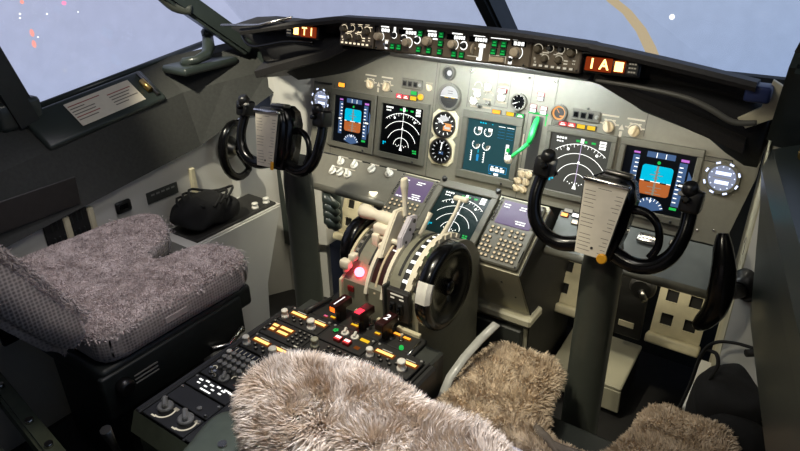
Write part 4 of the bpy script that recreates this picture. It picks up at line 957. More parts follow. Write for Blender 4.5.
fire_handle(-.070,'amber',''); fire_handle(.006,'red',''); fire_handle(.081,'','2')
m=MB(); m.tube([(-.148,.035,.020),(-.160,-.02,.022),(-.166,-.05,.018)],[.006,.007,.008],'dark_plate',8); m.build('guard_rod',FP)
m=MB(); m.tube([(.163,.02,.010),(.166,-.045,.010)],.003,'chrome',8); m.build('guard_rod',FP)

# ------------------------------------------------------------------ control columns with yokes
def taper(m,y0,y1,wt,wb,zt,zb,mt):
    m.add([(-wb,y0,zb),(wb,y0,zb),(wt,y0,zt),(-wt,y0,zt),(-wb,y1,zb),(wb,y1,zb),(wt,y1,zt),(-wt,y1,zt)],[[0,1,2,3],[7,6,5,4],[0,4,5,1],[1,5,6,2],[2,6,7,3],[3,7,4,0]],mt)
def yoke(sx, cx, cy, rot, label, grip_flip):
    B=(cx,cy+.055,0); t=thing('control_column',label,'control column',B,(0,0,0),'control columns with yokes')
    m=MB(); m.lathe([(.075,0),(.075,.03),(.052,.05),(.050,.78),(.046,.83),(.040,.87)],(0,0,0),'column_grey',seg=28); m.build('column',t,'grey metal column')
    H=Matrix.Translation((.004*sx,-.055,.932))@Matrix.Rotation(rot,4,'Y')@Matrix.Rotation(math.radians(-14),4,'X')
    def N(): 
        m=MB(); m.M=H; return m
    # hub: rounded housing with a domed top
    m=N(); 
    prof=[(-.040,-.075),(.040,-.075),(.052,-.01),(.058,.07),(.045,.108),(.02,.124),(-.02,.124),(-.045,.108),(-.058,.07),(-.052,-.01)]
    x=bmesh.new(); a=[x.verts.new((p[0],-.045,p[1])) for p in prof]; b=[x.verts.new((p[0],.045,p[1])) for p in prof]; x.faces.new(a); x.faces.new(b[::-1])
    for i in range(len(prof)): x.faces.new([a[i],b[i],b[(i+1)%10],a[(i+1)%10]])
    bmesh.ops.recalc_face_normals(x,faces=x.faces[:]); bmesh.ops.bevel(x,geom=[e for e in x.edges if abs(e.verts[0].co.y-e.verts[1].co.y)<1e-6],offset=.012,segments=3,affect='EDGES')
    m.bm(x,'black_gloss',True); m.build('hub',t)
    for s in (-1,1):
        m=N(); m.bend([(s*.03,-.01,-.055),(s*.085,-.015,-.070),(s*.130,-.02,-.058),(s*.160,-.02,-.025),(s*.172,-.015,.02),(s*.172,-.005,.06),(s*.168,0,.085)],[.020,.019,.018,.017,.016,.016,.017],'black_gloss',12)
        h=m.build('horn',t)
        if s>0: m=N(); m.bend([(s*.05,-.0,.050),(s*.085,-.0,.050),(s*.115,-.005,.030),(s*.128,-.01,-.01),(s*.118,-.012,-.045)],[.012,.010,.009,.009,.010],'black_gloss',10); m.build('inner_arm',h)
        m=N(); m.box((s*.168,-.002,.100),(.044,.050,.050),'black_plastic',.008,2); m.lathe([(.016,0),(.019,.008),(.015,.022),(.009,.026)],(s*.162,-.012,.118),'black_plastic',(-s*.15,-.5,.9),14); m.build('grip',h)
        m=N(); m.box((s*.168-.02*s,-.018,.114),(.018,.016,.010),'grey_knob',.003); m.build('trim_switch',h)
        m=N(); m.lathe([(.008,0),(.009,.012),(.005,.016)],(s*.160,-.028,.104),'black_gloss',(0,-1,.2),10); m.build('button',h)
        m=N(); m.box((s*.158,.024,.084),(.03,.02,.016),'black_plastic',.005); m.build('trigger',h)
    m=N(); m.box((.01,-.02,.124),(.06,.03,.012),'steel',.004,2); m.build('clip_knob',t)
    # clipboard on the hub's face
    m=N(); taper(m,-.067,-.057,.049,.034,.108,-.062,'black_plastic'); m.build('clipboard',t)
    m=N(); m.box((.0,-.070,.106),(.106,.016,.012),'chrome',.004,2); m.box((.0,-.066,.114),(.05,.02,.008),'steel',.002); m.build('paper_clip',t,'shiny metal paper clip')
    return t,B,H
def checklist(B,H,label,yel):
    t=thing('checklist_card',label,'checklist',B,(0,0,0)); m=MB(); m.M=H
    taper(m,-.071,-.068,.0485,.0335,.104,-.064,'paper')
    rn=random.Random(3)
    for k in range(17):
        z_=.090-k*.0090; y=-.0712; wd=.030+.014*(z_+.06)/.16
        if k in (6,11): continue
        L=rn.uniform(.022,.030) if k else .03; x0=-wd if k else -.015
        m.add([(x0,y,z_),(x0+L,y,z_),(x0+L,y,z_+.0013),(x0,y,z_+.0013)],[[0,1,2,3]],'ink')
        if k: L2=rn.uniform(.01,.02); m.add([(wd-L2,y,z_),(wd,y,z_),(wd,y,z_+.0013),(wd-L2,y,z_+.0013)],[[0,1,2,3]],'ink')
    m.lathe([(.003,0),(.003,.002)],(0.002,-.071,-.045),'steel',(0,-1,0),8); m.build('card',t)
    m=MB(); m.M=H
    if yel=='round': m.lathe([(.012,0),(.012,.004),(.009,.006)],(.030,-.071,-.062),'yellow_plastic',(0,-1,0),18)
    else: m.box((.034,-.073,-.058),(.012,.006,.026),'yellow_plastic',.002)
    m.build('yellow_marker',t,'yellow marker at the lower corner')
t,B,H=yoke(1,.505,-.405,math.radians(2),'near control column with black yoke, standing in front of the right panel',1)
checklist(B,H,'printed checklist card with round yellow marker on the near yoke','round')
t,B,H=yoke(-1,-.528,-.400,math.radians(-3),'far control column with black yoke, standing in front of the left panel',-1)
checklist(B,H,'blank looking cream checklist card with square yellow marker on the far yoke','square')

# ------------------------------------------------------------------ steering tillers on the side walls
def tiller(x,y,z_,s,label,scale=1.,faint=False):
    t=thing('steering_tiller',label,'tiller',(x,y,z_),(0,0,0),'side wall steering tillers')
    m=MB(); m.lathe([(.048,-.002),(.048,.012),(.035,.022),(.02,.06)],(0,0,0),'steel',(-s,0,0),22); m.build('hub',t,'grey round hub')
    m=MB(); pts=[]
    for k in range(15):
        a=math.radians(-125+250*k/14)+PI
        pts.append((-s*.065-s*.0*math.cos(a),.098*scale*math.cos(a)*.8,.112*scale*math.sin(a)))
    m.tube([(-s*.055,0,0)]+pts[:1]+pts+pts[-1:]+[(-s*.055,0,.0)],[.012]*2+[.013+.006*math.sin(PI*k/14) for k in range(15)]+[.012]*2,'black_gloss',12); m.build('handle',t)
    return t
tiller(-1.085,-.17,.75,-1,'black looped steering handle with grey hub on the far side wall')
TI=thing('steering_tiller','black crescent steering handle seen edge-on at the near side wall','tiller',(.80,-.30,.81),(0,0,0),'side wall steering tillers')
m=MB(); m.bend([(-.052,-.02,.128),(-.045,-.03,.10),(-.032,-.045,.055),(-.026,-.05,.0),(-.030,-.045,-.055),(-.048,-.03,-.105),(-.060,-.02,-.128)],[.009,.017,.022,.024,.022,.018,.011],'black_gloss',14,5,1.2); m.build('handle',TI)
m=MB(); m.lathe([(.042,0),(.042,.012),(.030,.025),(.022,.045)],(.022,.072,-.03),'black_plastic',(-.35,-1,.0),20); m.tube([(.008,.03,-.03),(-.012,-.01,-.02),(-.026,-.045,-.01)],.018,'black_plastic',10); m.build('hub',TI)
m=MB(); m.arc((0,0),.020,.0225,0,.001,-.9,3.2,'ink',20); m.rect(.018,-.034,.020,-.008,.0012,'ink'); tag(m.build('wall_marking',None,None,(.787,-.160,.842),(PI/2,0,math.radians(-82.8))),'thin dark curved arrow mark on the pale wall beside the near tiller','marking')

# ------------------------------------------------------------------ rudder pedals
def pedal(x,label):
    t=thing('rudder_pedal',label,'pedal',(x,.075,.36),(math.radians(70),0,0),'rudder pedals')
    w,h=.150,.20; m=MB(); hw=.036; hh=.038
    xs_=[-w/2,-.035-hw/2,-.035+hw/2,.035-hw/2,.035+hw/2,w/2]; ys_=[0,.052-hh/2,.052+hh/2,.130-hh/2,.130+hh/2,h]
    for i in range(5):
        for j in range(5):
            if i in(1,3) and j in(1,3): continue
            m.box(((xs_[i]+xs_[i+1])/2,(ys_[j]+ys_[j+1])/2,0),(xs_[i+1]-xs_[i],ys_[j+1]-ys_[j],.010),'cream')
    m.build('foot_plate',t)
    m=MB(); m.box((0,-.016,.012),(w+.012,.030,.050),'cream',.006,2); m.build('heel_bar',t)
    m=MB(); m.box((0,.10,-.010),(w*.9,h*.9,.008),'vent_black'); m.tube([(0,.1,-.015),(0,.1,-.12)],.02,'seat_metal'); m.build('pedal_arm',t)
pedal(.305,'cream rudder pedal with square holes, just left of the near column')
pedal(.650,'cream rudder pedal with square holes, right of the near column')
pedal(-.310,'cream rudder pedal with square holes, just right of the far column')
pedal(-.655,'cream rudder pedal with square holes, hidden left of the far column')
# dark plates and boxes in the footwells
m=MB(); m.box((0,0,0),(.10,.02,.30),'dark_plate',.003); m.rect(-.02,-.0,.02,.0,0,'cream') if False else None; m.box((.0,-.0115,-.10),(.05,.003,.022),'cream',.001); tag(m.build('placard_panel',None,None,(.50,.08,.46)),'dark upright panel with a small cream label between the near rudder pedals','panel')
m=MB(); m.lathe([(.035,0),(.04,.03),(.03,.05)],(0,0,0),'dark_plate',(0,-1,0),16); m.tube([(0,-.05,0),(.02,-.07,-.02)],.01,'steel'); tag(m.build('pedal_crank',None,None,(.545,.02,.56)),'dark pedal adjuster knob under the right lower panel','knob')
m=MB()
for k in range(4): m.tube([(.0,0,.06-.03*k),(.03,-.03,.05-.03*k),(.05,-.01,.02-.03*k),(.03,.03,.0-.03*k)],[.016,.02,.018,.014],'sill_green',10)
m.lathe([(.03,-.09),(.036,-.05),(.034,.05),(.03,.09)],(.015,.02,0),'sill_green',seg=14); tag(m.build('oxygen_hose',None,None,(-.615,-.12,.585)),'grey ribbed hose bundle just right of the far column','hose')

# ------------------------------------------------------------------ fleece helper
def fleece(m, base, n, L, mt, seed=1, filt=None, w=.0022, droop=.35, clump=18.):
    rn=random.Random(seed); me=base
    tris=[]; acc=[]; tot=0
    for f in me.faces:
        nrm=f.normal
        if filt and not filt(f): continue
        vs=f.verts
        for k in range(1,len(vs)-1):
            a,b,c=vs[0],vs[k],vs[k+1]; ar=(b.co-a.co).cross(c.co-a.co).length/2
            if ar<=1e-12: continue
            tot+=ar; tris.append((a,b,c)); acc.append(tot)
    import bisect
    vo=[]; fo=[]
    for i in range(n):
        a,b,c=tris[min(bisect.bisect(acc, rn.random()*tot),len(tris)-1)]
        u=rn.random(); v=rn.random()
        if u+v>1: u,v=1-u,1-v
        p=a.co*(1-u-v)+b.co*u+c.co*v; nn=(a.normal*(1-u-v)+b.normal*u+c.normal*v).normalized()
        q=p*clump; d=noise.noise_vector(q)*.9+noise.noise_vector(q*2.7)*.5
        l=L*(.55+.7*rn.random())*(.8+.5*noise.noise(p*11))
        dr=(nn+d*.75+V((0,0,-droop*.4))+V((rn.uniform(-.25,.25),rn.uniform(-.25,.25),rn.uniform(-.25,.25)))).normalized()
        sd=dr.cross(V((rn.uniform(-1,1),rn.uniform(-1,1),rn.uniform(-1,1)))).normalized()*w*(.7+.6*rn.random())
        mid=p+dr*l*.55; tip=mid+(dr+d*.5+V((0,0,-droop))).normalized()*l*.5
        o=len(vo); vo += [p-sd,p+sd,mid+sd*.8,mid-sd*.8,tip]; fo += [[o,o+1,o+2,o+3],[o+3,o+2,o+4]]
    m.add(vo,fo,mt,True)
def soft(poly, z0, z1, b, sub=2):
    """padded slab: plan polygon, bevelled all round, subdivided"""
    x=bmesh.new(); A=[x.verts.new((p[0],p[1],z0)) for p in poly]; B_=[x.verts.new((p[0],p[1],z1)) for p in poly]; n=len(poly)
    x.faces.new(A[::-1]); x.faces.new(B_); S=[x.faces.new([A[i],A[(i+1)%n],B_[(i+1)%n],B_[i]]) for i in range(n)]
    bmesh.ops.recalc_face_normals(x,faces=x.faces[:]); bmesh.ops.bevel(x,geom=x.edges[:],offset=b,segments=3,affect='EDGES',profile=.5)
    bmesh.ops.triangulate(x,faces=[f for f in x.faces if len(f.verts)>4])
    bmesh.ops.subdivide_edges(x,edges=[e for e in x.edges if e.calc_length()>.05],cuts=2,use_grid_fill=True)
    bmesh.ops.triangulate(x,faces=[f for f in x.faces if len(f.verts)>4]); x.normal_update(); return x
def add_split(m, x, top, side, pred):
    x.verts.index_update(); vs=[v.co.copy() for v in x.verts]
    A=[[v.index for v in f.verts] for f in x.faces if pred(f)]; B_=[[v.index for v in f.verts] for f in x.faces if not pred(f)]
    m.add(vs,A,top,True); m.add(vs,B_,side,True)
def pad(c,s,e=.6,rot=None,nu=40,nv=22):
    """rounded superellipsoid cushion"""
    x=bmesh.new(); bmesh.ops.create_uvsphere(x,u_segments=nu,v_segments=nv,radius=1)
    sg=lambda a,p: math.copysign(abs(a)**p,a)
    for v in x.verts:
        r=V((sg(v.co.x,e)*s[0],sg(v.co.y,e)*s[1],sg(v.co.z,e)*s[2]))
        if rot: r=rot@r
        r+=noise.noise_vector(r*9)*.008
        v.co=r+V(c)
    x.normal_update(); return x
def tri(x): bmesh.ops.triangulate(x,faces=x.faces[:]); x.normal_update(); return x

# ------------------------------------------------------------------ far pilot's seat
c0=V((-.72,-.92,0)); CS=thing('pilot_seat','far pilot seat with grey fleece cushion and honeycomb fabric sides','seat',c0)
poly=[(-1.01,-1.16),(-.46,-1.16),(-.435,-1.10),(-.435,-.72),(-.45,-.665),(-.50,-.645),(-.63,-.655),(-.665,-.70),(-.685,-.80),(-.755,-.81),(-.785,-.72),(-.82,-.665),(-.93,-.62),(-.99,-.66),(-1.02,-.76),(-1.03,-1.1)]
x=soft(poly,.575,.685,.035)
for v in x.verts:
    v.co.z+= .006*noise.noise(v.co*6) - (.02*max(0,1-abs(v.co.x+.72)/.16) if v.co.z>.6 else 0)
x.normal_update()
m=TW(c0); add_split(m,x,'fleece_grey','seat_mesh',lambda f:f.normal.z>.55); m.build('seat_cushion',CS)
m=TW(c0); fleece(m,tri(x),60000,.0045,'fleece_grey',1,lambda f:f.normal.z>.5,.0013,.2,60.); m.build('fleece_cover',CS,'short grey fleece')
m=TW(c0); rn=random.Random(5); vo=[]
edge=[v.co.copy() for v in x.verts if .3<v.normal.z<.75 and v.co.z>.62]
for p in edge*10:
    q=p+V((rn.uniform(-.02,.02),rn.uniform(-.02,.02),rn.uniform(-.004,.006))); d=(V((q.x+.72,q.y+.92,0)).normalized()*.6+V((rn.uniform(-.6,.6),rn.uniform(-.6,.6),rn.uniform(-.3,.7)))).normalized()
    s_=d.cross(V((0,0,1))).normalized()*.0022; L=rn.uniform(.004,.011); o=len(vo); vo+=[q-s_,q+s_,q+d*L+V((0,0,-.004))]
m.add(vo,[[i,i+1,i+2] for i in range(0,len(vo),3)],'fleece_grey',True); m.build('fringe',CS)
x.free()
# side cloth label, cushion pan, base
m=TW(c0); m.box((-.4335,-.945,.632),(.002,.07,.018),'fleece_grey',.0005); m.build('cloth_label',CS)
m=TW(c0); m.box((-.73,-.92,.545),(.56,.50,.07),'seat_metal',.012,2); m.box((-.452,-.95,.50),(.02,.46,.13),'seat_metal',.006,2); m.box((-1.005,-.95,.50),(.02,.46,.13),'seat_metal',.006,2); m.build('seat_pan',CS)
m=TW(c0); m.box((-.73,-.95,.30),(.34,.30,.42),'seat_metal',.01); m.box((-.73,-.95,.06),(.50,.56,.06),'seat_metal',.01); m.build('base',CS)
m=TW(c0); m.lathe([(.022,0),(.024,.02),(.016,.03)],(-.442,-1.13,.52),'black_plastic',(1,0,0),14)
for k in range(3): m.box((-.441,-1.06+.0*k,.50+.012*k),(.003,.07,.003),'g_dimwhite' if False else 'grey_knob')
m.build('adjuster',CS)
m=TW(c0); m.tube([(-.435,-.86,.46),(-.43,-.80,.44),(-.43,-.74,.47)],.010,'chrome',8); m.build('lever',CS)
# backrest leaning aft
prof=[(-1.205,.655),(-1.15,.70),(-1.165,.77),(-1.29,.99),(-1.46,1.27),(-1.53,1.30),(-1.59,1.26),(-1.43,.97),(-1.31,.77),(-1.25,.68)]
xb=bmesh.new(); A=[xb.verts.new((-1.02,)+p) for p in prof]; B_=[xb.verts.new((-.455,)+p) for p in prof]
xb.faces.new(A[::-1]); xb.faces.new(B_); n_=len(prof)
for i in range(n_): xb.faces.new([A[i],A[(i+1)%n_],B_[(i+1)%n_],B_[i]])
bmesh.ops.recalc_face_normals(xb,faces=xb.faces[:]); bmesh.ops.bevel(xb,geom=xb.edges[:],offset=.022,segments=3,affect='EDGES'); bmesh.ops.triangulate(xb,faces=[f for f in xb.faces if len(f.verts)>4]); xb.normal_update()
isf=lambda f:f.normal.y>.35
m=TW(c0); add_split(m,xb,'fleece_grey','seat_mesh',isf); m.build('backrest',CS)
m=TW(c0); fleece(m,tri(xb),24000,.009,'fleece_grey',2,lambda f:f.normal.y>.25,.0015,.5,36.); m.build('fleece_cover',CS,'short grey fleece'); xb.free()
m=TW(c0); rn=random.Random(9); vo=[]
for k in range(520):
    f=rn.random(); q=V((-.456,-1.158-.135*f,.745+.245*f))+V((rn.uniform(-.014,.006),rn.uniform(-.008,.008),rn.uniform(-.008,.008)))
    d=V((rn.uniform(.1,.9),rn.uniform(-.2,.6),rn.uniform(-.9,.3))).normalized(); s_=d.cross(V((rn.uniform(-1,1),rn.uniform(-1,1),rn.uniform(-1,1)))).normalized()*.0022; o=len(vo); vo+=[q-s_,q+s_,q+d*rn.uniform(.008,.020)]
m.add(vo,[[i,i+1,i+2] for i in range(0,len(vo),3)],'fleece_grey',True); m.build('fringe',CS,'pale fringe along the fleece edge')
m=TW(c0); m.box((-.4535,-1.36,.985),(.003,.03,.05),'white_knob',.001); m.build('cloth_label',CS)

# floor tracks of the far seat
for x_,l in ((-.50,'olive seat track on the floor under the inboard edge of the far seat'),(-.95,'olive seat track on the floor under the outboard edge of the far seat')):
    m=MB(); m.box((0,0,.015),(.05,1.3,.03),'frame_olive',.004); m.box((0,0,.035),(.02,1.3,.012),'steel',.002); tag(m.build('seat_track',None,None,(x_,-1.15,0)),l,'rail','seat tracks')
FR=thing('equipment_frame','olive metal frame with bolts on the floor behind the far seat','frame',(-.70,-1.35,0))
m=MB()
for a,b in (((-.32,.10,.42),(.30,.02,.42)),((-.25,-.02,.38),(.25,-.06,.38))): post(m,V(a),V(b),.022,.03,'frame_olive')
m.build('beam',FR)
m=MB()
for p in ((-.22,.06),(.25,.0),(.05,-.03)): post(m,V((p[0],p[1],0)),V((p[0],p[1],.42)),.018,.018,'frame_olive')
m.build('upright',FR)
for p in ((-.1,.07,.449),(.1,.045,.449),(.22,.03,.449)): m=MB(); m.cyl(p,(p[0],p[1],p[2]+.012),.010,'chrome',seg=8); m.build('bolt',FR)

# ------------------------------------------------------------------ near pilot's seat, seen from behind over its headrest
c1=V((.575,-.78,0)); NS=thing('pilot_seat','near pilot seat in thick tan fleece with deep front notch, seen over its headrest','seat',c1)
poly=[(.27,-1.10),(.88,-1.10),(.90,-.62),(.89,-.47),(.865,-.43),(.715,-.43),(.685,-.46),(.665,-.64),(.63,-.685),(.53,-.685),(.495,-.64),(.475,-.46),(.445,-.425),(.29,-.425),(.265,-.46),(.25,-.62)]
x=soft(poly,.42,.525,.035)
m=TW(c1); add_split(m,x,'fleece_tan','seat_mesh',lambda f:f.normal.z>.2); m.build('seat_cushion',NS)
m=TW(c1); fleece(m,tri(x),50000,.020,'fleece_tan',3,lambda f:f.normal.z>.05 ,.0016,.45,26.); m.build('fleece_cover',NS,'thick tan fleece'); x.free()
m=TW(c1); m.box((.575,-.80,.385),(.56,.56,.07),'seat_metal',.012,2); m.box((.575,-.85,.20),(.34,.34,.36),'seat_metal',.01); m.box((.575,-.85,.04),(.5,.56,.06),'seat_metal',.01); m.build('base',NS)
m=TW(c1); m.bend([(.49,-.672,.512),(.51,-.70,.528),(.55,-.722,.530),(.60,-.724,.532),(.64,-.71,.530),(.675,-.672,.512)],[.008,.012,.010,.013,.011,.008],'strap',8); m.bend([(.50,-.69,.515),(.53,-.712,.534),(.57,-.735,.528)],[.007,.010,.007],'strap',8); m.build('crotch_strap',NS,'bunched grey strap in the notch')
m=TW(c1); x=pad((.575,-1.19,.74),(.25,.065,.26),.55,Matrix.Rotation(math.radians(10),3,'X')); m.bm(x,'seat_mesh',True); m.build('backrest',NS)
x=pad((.522,-1.30,.980),(.225,.085,.060),.75,Matrix.Rotation(math.radians(-4),3,'Z'))
m=TW(c1); m.bm(x.copy(),'fleece_cream',True); m.build('headrest',NS)
m=TW(c1); fleece(m,tri(x),110000,.024,'fleece_cream',4,None,.0012,.30,22.); m.build('fleece_cover',NS,'thick cream fleece'); x.free()
m=TW(c1); x=pad((.150,-1.335,.735),(.05,.16,.035),.5,Matrix.Rotation(math.radians(18),3,'Z')); m.bm(x,'armrest_olive',True); m.cyl((.15,-1.27,.770),(.15,-1.27,.777),.008,'chrome',seg=10); m.build('armrest',NS,'dark olive folded armrest')
m=TW(c1); m.tube([(.20,-1.30,.73),(.28,-1.25,.68),(.36,-1.2,.62)],.02,'seat_metal',8); m.build('armrest_arm',NS)
# jump seat parts low at the front of the picture
JS=thing('jump_seat_frame','dark rod and rounded dark pad at the bottom edge, left of the pedestal end','frame',(-.10,-1.34,0))
m=MB(); x=pad((.06,-.06,.62),(.07,.05,.04),.7); m.bm(x,'ped_side',True); m.build('pad',JS)
m=MB(); m.tube([(-.10,.06,.50),(-.085,.04,.60),(-.08,.03,.66)],[.007,.007,.012],'steel',8); m.build('rod',JS)
m=MB(); post(m,V((-.25,.0,.40)),V((.15,-.1,.40)),.03,.03,'seat_metal'); post(m,V((-.1,-.04,0)),V((-.1,-.04,.40)),.02,.02,'seat_metal'); m.build('frame',JS)

# ------------------------------------------------------------------ side boxes, bags, wall fittings
SB=thing('side_console','white side console with dark knobbed top along the far wall, ahead of the far seat','console',(-.975,-.35,0))
m=TW((-.975,-.35,0)); yz_prism(m,[(-.12,.535),(-.24,.22),(-.26,0),(-.575,0),(-.575,.535)],-1.07,-.86,'white_wall',.006); m.build('body',SB)
m=TW((-.975,-.35,0)); m.box((-.955,-.335,.540),(.16,.40,.012),'dark_plate',.003); m.build('top_panel',SB)
for y_ in (.185,.125): knob(SB,.075,y_,.546,('tall',.014,.024,'white_knob'))
BG=thing('headset_bag','black bag with a coiled cable on the far side beside the white box','bag',(-.965,-.43,.046))
m=MB(); x=pad((0,0,.555),(.085,.11,.055),.7); 
for v in x.verts: v.co+=noise.noise_vector(v.co*14)*.02
m.bm(x,'fabric_black',True); x=pad((.02,.07,.545),(.07,.07,.04),.7); m.bm(x,'fabric_black',True); m.build('bag',BG)
m=MB()
for k in range(3): m.tube([(.08*math.cos(a)+.012*k,.08*math.sin(a)+.02*k,.590+.012*k+.02*math.sin(2*a)) for a in [2*PI*i/18 for i in range(16)]],.005,'rubber',6)
m.build('cable',BG)

RB=thing('side_box','white floor box with angled edge on the near side beside the rudder pedals','console',(.83,-.16,0))
m=MB(); m.prism([(-.085,-.08),(.02,-.10),(.02,.16),(-.085,.16)],0,.37,'white_wall',.006); m.build('body',RB)
RG=thing('headset_bag','black bag with looping cable at the lower right edge','bag',(.875,-.34,-.03))
m=MB(); x=pad((-.03,.04,.50),(.085,.09,.09),.75)
for v in x.verts: v.co+=noise.noise_vector(v.co*12)*.025
m.bm(x,'fabric_black',True); x=pad((.0,-.06,.42),(.08,.08,.12),.7); m.bm(x,'fabric_black',True); m.box((-.0,-.07,.21),(.12,.12,.34),'fabric_black',.02,2); m.build('bag',RG)
m=MB(); m.bend([(.0,.03,.692),(-.047,.035,.688),(-.09,.04,.668),(-.112,.04,.62),(-.12,.04,.52),(-.135,.03,.42)],[.0045]*6,'rubber',6); m.bend([(-.10,.04,.64),(-.08,.03,.645),(-.07,.02,.62),(-.08,.01,.58)],[.005]*4,'rubber',6); m.build('cable',RG)
m=MB(); m.box((.0,.0,.0),(.05,.02,.045),'black_plastic',.006,2); m.tube([(-.02,-.0,0),(-.05,-.012,.0)],.009,'rubber',8); tag(m.build('cable_plug',None,None,(.900,-.315,.662),(0,0,.25)),'black cable plug on the dark near side wall','plug')
# vents and plates on the far wall
VT=thing('wall_vent','black slotted vent in the far wall behind the far seat','vent',(-1.0975,-.86,.545),(0,PI/2,0))
m=MB(); m.box((-.05,-.0,.004),(.30,.15,.008),'vent_black',.002); m.build('backing',VT)
for r_ in range(2):
    for k in range(7): m=MB(); m.box((0,0,0),(.035,.006,.004),'seat_metal',.001); m.build('louvre',VT,None,(-.16+r_*.06,-.05+k*.017,.009))
m=MB(); m.box((0,0,.006),(.045,.06,.012),'black_plastic',.008,2); m.box((.0,.0,.012),(.02,.035,.01),'black_gloss',.004); tag(m.build('wall_socket',None,None,(-1.0975,-.655,.675),(0,PI/2,0)),'small black socket on the far white wall beside the vent','socket')
m=MB(); m.box((0,0,.002),(.045,.135,.004),'ped_side',.001)
for k in range(5): m.rect(-.012,-.05+k*.022,-.005,-.035+k*.022,.0042,'grey_knob')
tag(m.build('wall_plate',None,None,(-1.0975,-.49,.665),(0,PI/2,0)),'long dark grey label plate on the far white wall','plate')
m=MB(); m.tube([(0,-.012,0),(0,.012,0)],.011,'brass',10); m.box((.004,0,.010),(.012,.016,.022),'brass',.003); tag(m.build('latch',None,None,(.857,-.405,1.175),(.3,0,0)),'small brass latch on the dark sill at the right edge','latch')
m=MB(); m.box((0,0,.003),(.10,.45,.006),'dark_plate',.002); tag(m.build('side_panel_vent',None,None,(-1.073,-1.03,.80),(0,math.radians(97),0)),'long dark flat panel on the grey lining at the far left','panel')
# map holder on the far window sill
SA=math.atan2(.07,.09)
MH=thing('map_holder','green-grey sill tray holding a map sheet under the far side window','holder',(-1.185,-.61,1.005),(math.atan(.128),0,0))
tilt=Matrix.Rotation(-(PI/2-SA)+PI/2,4,'Y') if False else Matrix.Rotation(SA,4,'Y')
m=MB(); m.M=tilt; m.box((0.0,-.0,.002),(.15,.46,.028),'sill_green',.012,3); m.build('tray',MH)
m=MB(); m.M=tilt; m.tube([(-.058,.205,.022),(.055,.205,.022)],.008,'steel',10); m.tube([(-.02,.190,.026),(.03,.190,.026)],.012,'brass',10); m.build('clip',MH,'metal spring clip')
MS=thing('map_sheet','printed sheet lying on the sill tray by the far side window','sheet',(-1.185,-.61,1.005),(math.atan(.128),0,0))
m=MB(); m.M=tilt; m.box((0,.03,.0175),(.10,.25,.002),'paper',.0005); rn=random.Random(2)
for k in range(6):
    for j in range(2): 
        if k==0 and j==1: continue
        y=-.09+j*.14; xx=-.036+k*.012; m.rect(xx,y,xx+.004,y+(.10 if k else .12)*rn.uniform(.5,1),.0188,'ink' if rn.random()<.7 else 'red_ink')
m.build('sheet',MS)
WH=thing('window_crank','grey curved window handle on the sill at the far front corner','handle',(-1.13,-.16,1.09),(0,0,0))
m=MB(); m.tube([(-.02,-.10,.0),(.0,-.11,.015),(.03,-.08,.02),(.03,-.03,.03),(.0,.01,.05),(-.02,.03,.09)],[.016,.017,.016,.02,.024,.02],'sill_green',12); m.build('handle',WH)
m=MB(); m.lathe([(.022,0),(.024,.02),(.016,.03)],(-.02,.03,.085),'sill_green',(0,0,1),14); m.build('knob',WH)
m=MB(); m.box((-.01,-.03,-.01),(.14,.26,.03),'sill_green',.012,3); m.build('base',WH)
GH=thing('window_grip','grey padded grip at the front post of the far side window','grip',(-1.10,-.25,1.30))
m=MB(); m.bend([(-.075,-.16,.22),(-.06,-.125,.15),(-.04,-.075,.07),(-.015,-.03,.01),(.02,.01,-.01)],[.030,.030,.028,.026,.018],'column_grey',12,5,.7); m.build('grip',GH)
m=TW(c1); P_=[V((.285,-.475,.605)),V((.272,-.545,.590)),V((.262,-.61,.570)),V((.256,-.67,.545)),V((.254,-.71,.50)),V((.256,-.72,.44))]
vs=[]
for p in P_:
    for dx,dz in ((-.010,.002),(.010,-.003),(.010,-.008),(-.010,-.003)): vs.append(p+V((dx,.0,dz)))
m.add(vs,[[4*i+k,4*i+(k+1)%4,4*i+4+(k+1)%4,4*i+4+k] for i in range(len(P_)-1) for k in range(4)]+[[0,1,2,3],[23,22,21,20]],'clear_strip',True); m.build('lever',NS,'pale curved plastic lever on the inboard side')

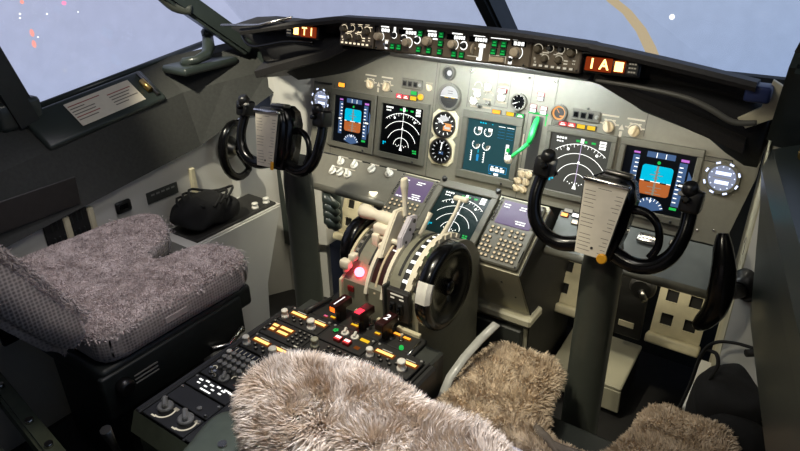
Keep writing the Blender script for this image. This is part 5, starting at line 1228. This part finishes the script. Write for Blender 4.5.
# ------------------------------------------------------------------ lights the flight deck has, plus added fills over both seats
def area(name,loc,tgt,sx,sy,W_,col):
    l=bpy.data.lights.new(name,'AREA'); l.shape='RECTANGLE'; l.size=sx; l.size_y=sy; l.energy=W_; l.color=col
    o=bpy.data.objects.new(name,l); COL.objects.link(o); o.location=loc; d=V(tgt)-V(loc); o.rotation_euler=d.to_track_quat('-Z','Y').to_euler(); return o
def spotl(name,loc,tgt,W_,ang,col,blend=.6,r=.03):
    l=bpy.data.lights.new(name,'SPOT'); l.energy=W_; l.spot_size=math.radians(ang); l.spot_blend=blend; l.color=col; l.shadow_soft_size=r
    o=bpy.data.objects.new(name,l); COL.objects.link(o); o.location=loc; o.rotation_euler=(V(tgt)-V(loc)).to_track_quat('-Z','Y').to_euler(); return o
area('glareshield_flood',(.05,-.165,1.212),(.05,.06,1.08),.48,.03,12.5,(.92,1,1))
area('glareshield_flood_side',(-.45,-.12,1.10),(-.45,.03,.93),.4,.03,.7,(1,.95,.8))
area('glareshield_flood_side',(.55,-.12,1.07),(.55,.03,.9),.3,.03,.4,(1,.93,.75))
area('footwell_lamp',(-.5,-.04,.70),(-.45,.05,.2),.3,.05,1.8,(1,.92,.72))
area('footwell_lamp',(.5,-.04,.70),(.45,.05,.2),.3,.05,.8,(1,.92,.72))
area('ceiling_dome',(.1,-.9,2.05),(0,-.7,0),.6,.6,8,(1,.94,.86))
spotl('headrest_fill',(.42,-1.12,2.06),(.46,-1.28,1.0),78,52,(.80,.84,1),.8,.12)  # added fill spot, brightens the top of the near headrest
spotl('seat_fill_far',(-.55,-.95,2.06),(-.74,-.92,.68),30,44,(.94,.90,1),.8,.10)  # added fill spot to lift the far seat cushion, no real fixture
spotl('pedestal_flood',(.0,-1.0,2.05),(.05,-.45,.7),60,46,(1,.93,.72))
spotl('map_light_near',(.25,-1.65,1.98),(.42,.0,.5),24,40,(1,.92,.72))
spotl('map_light_far',(-.75,-1.0,2.0),(-.90,.0,.80),115,40,(1,.94,.76))
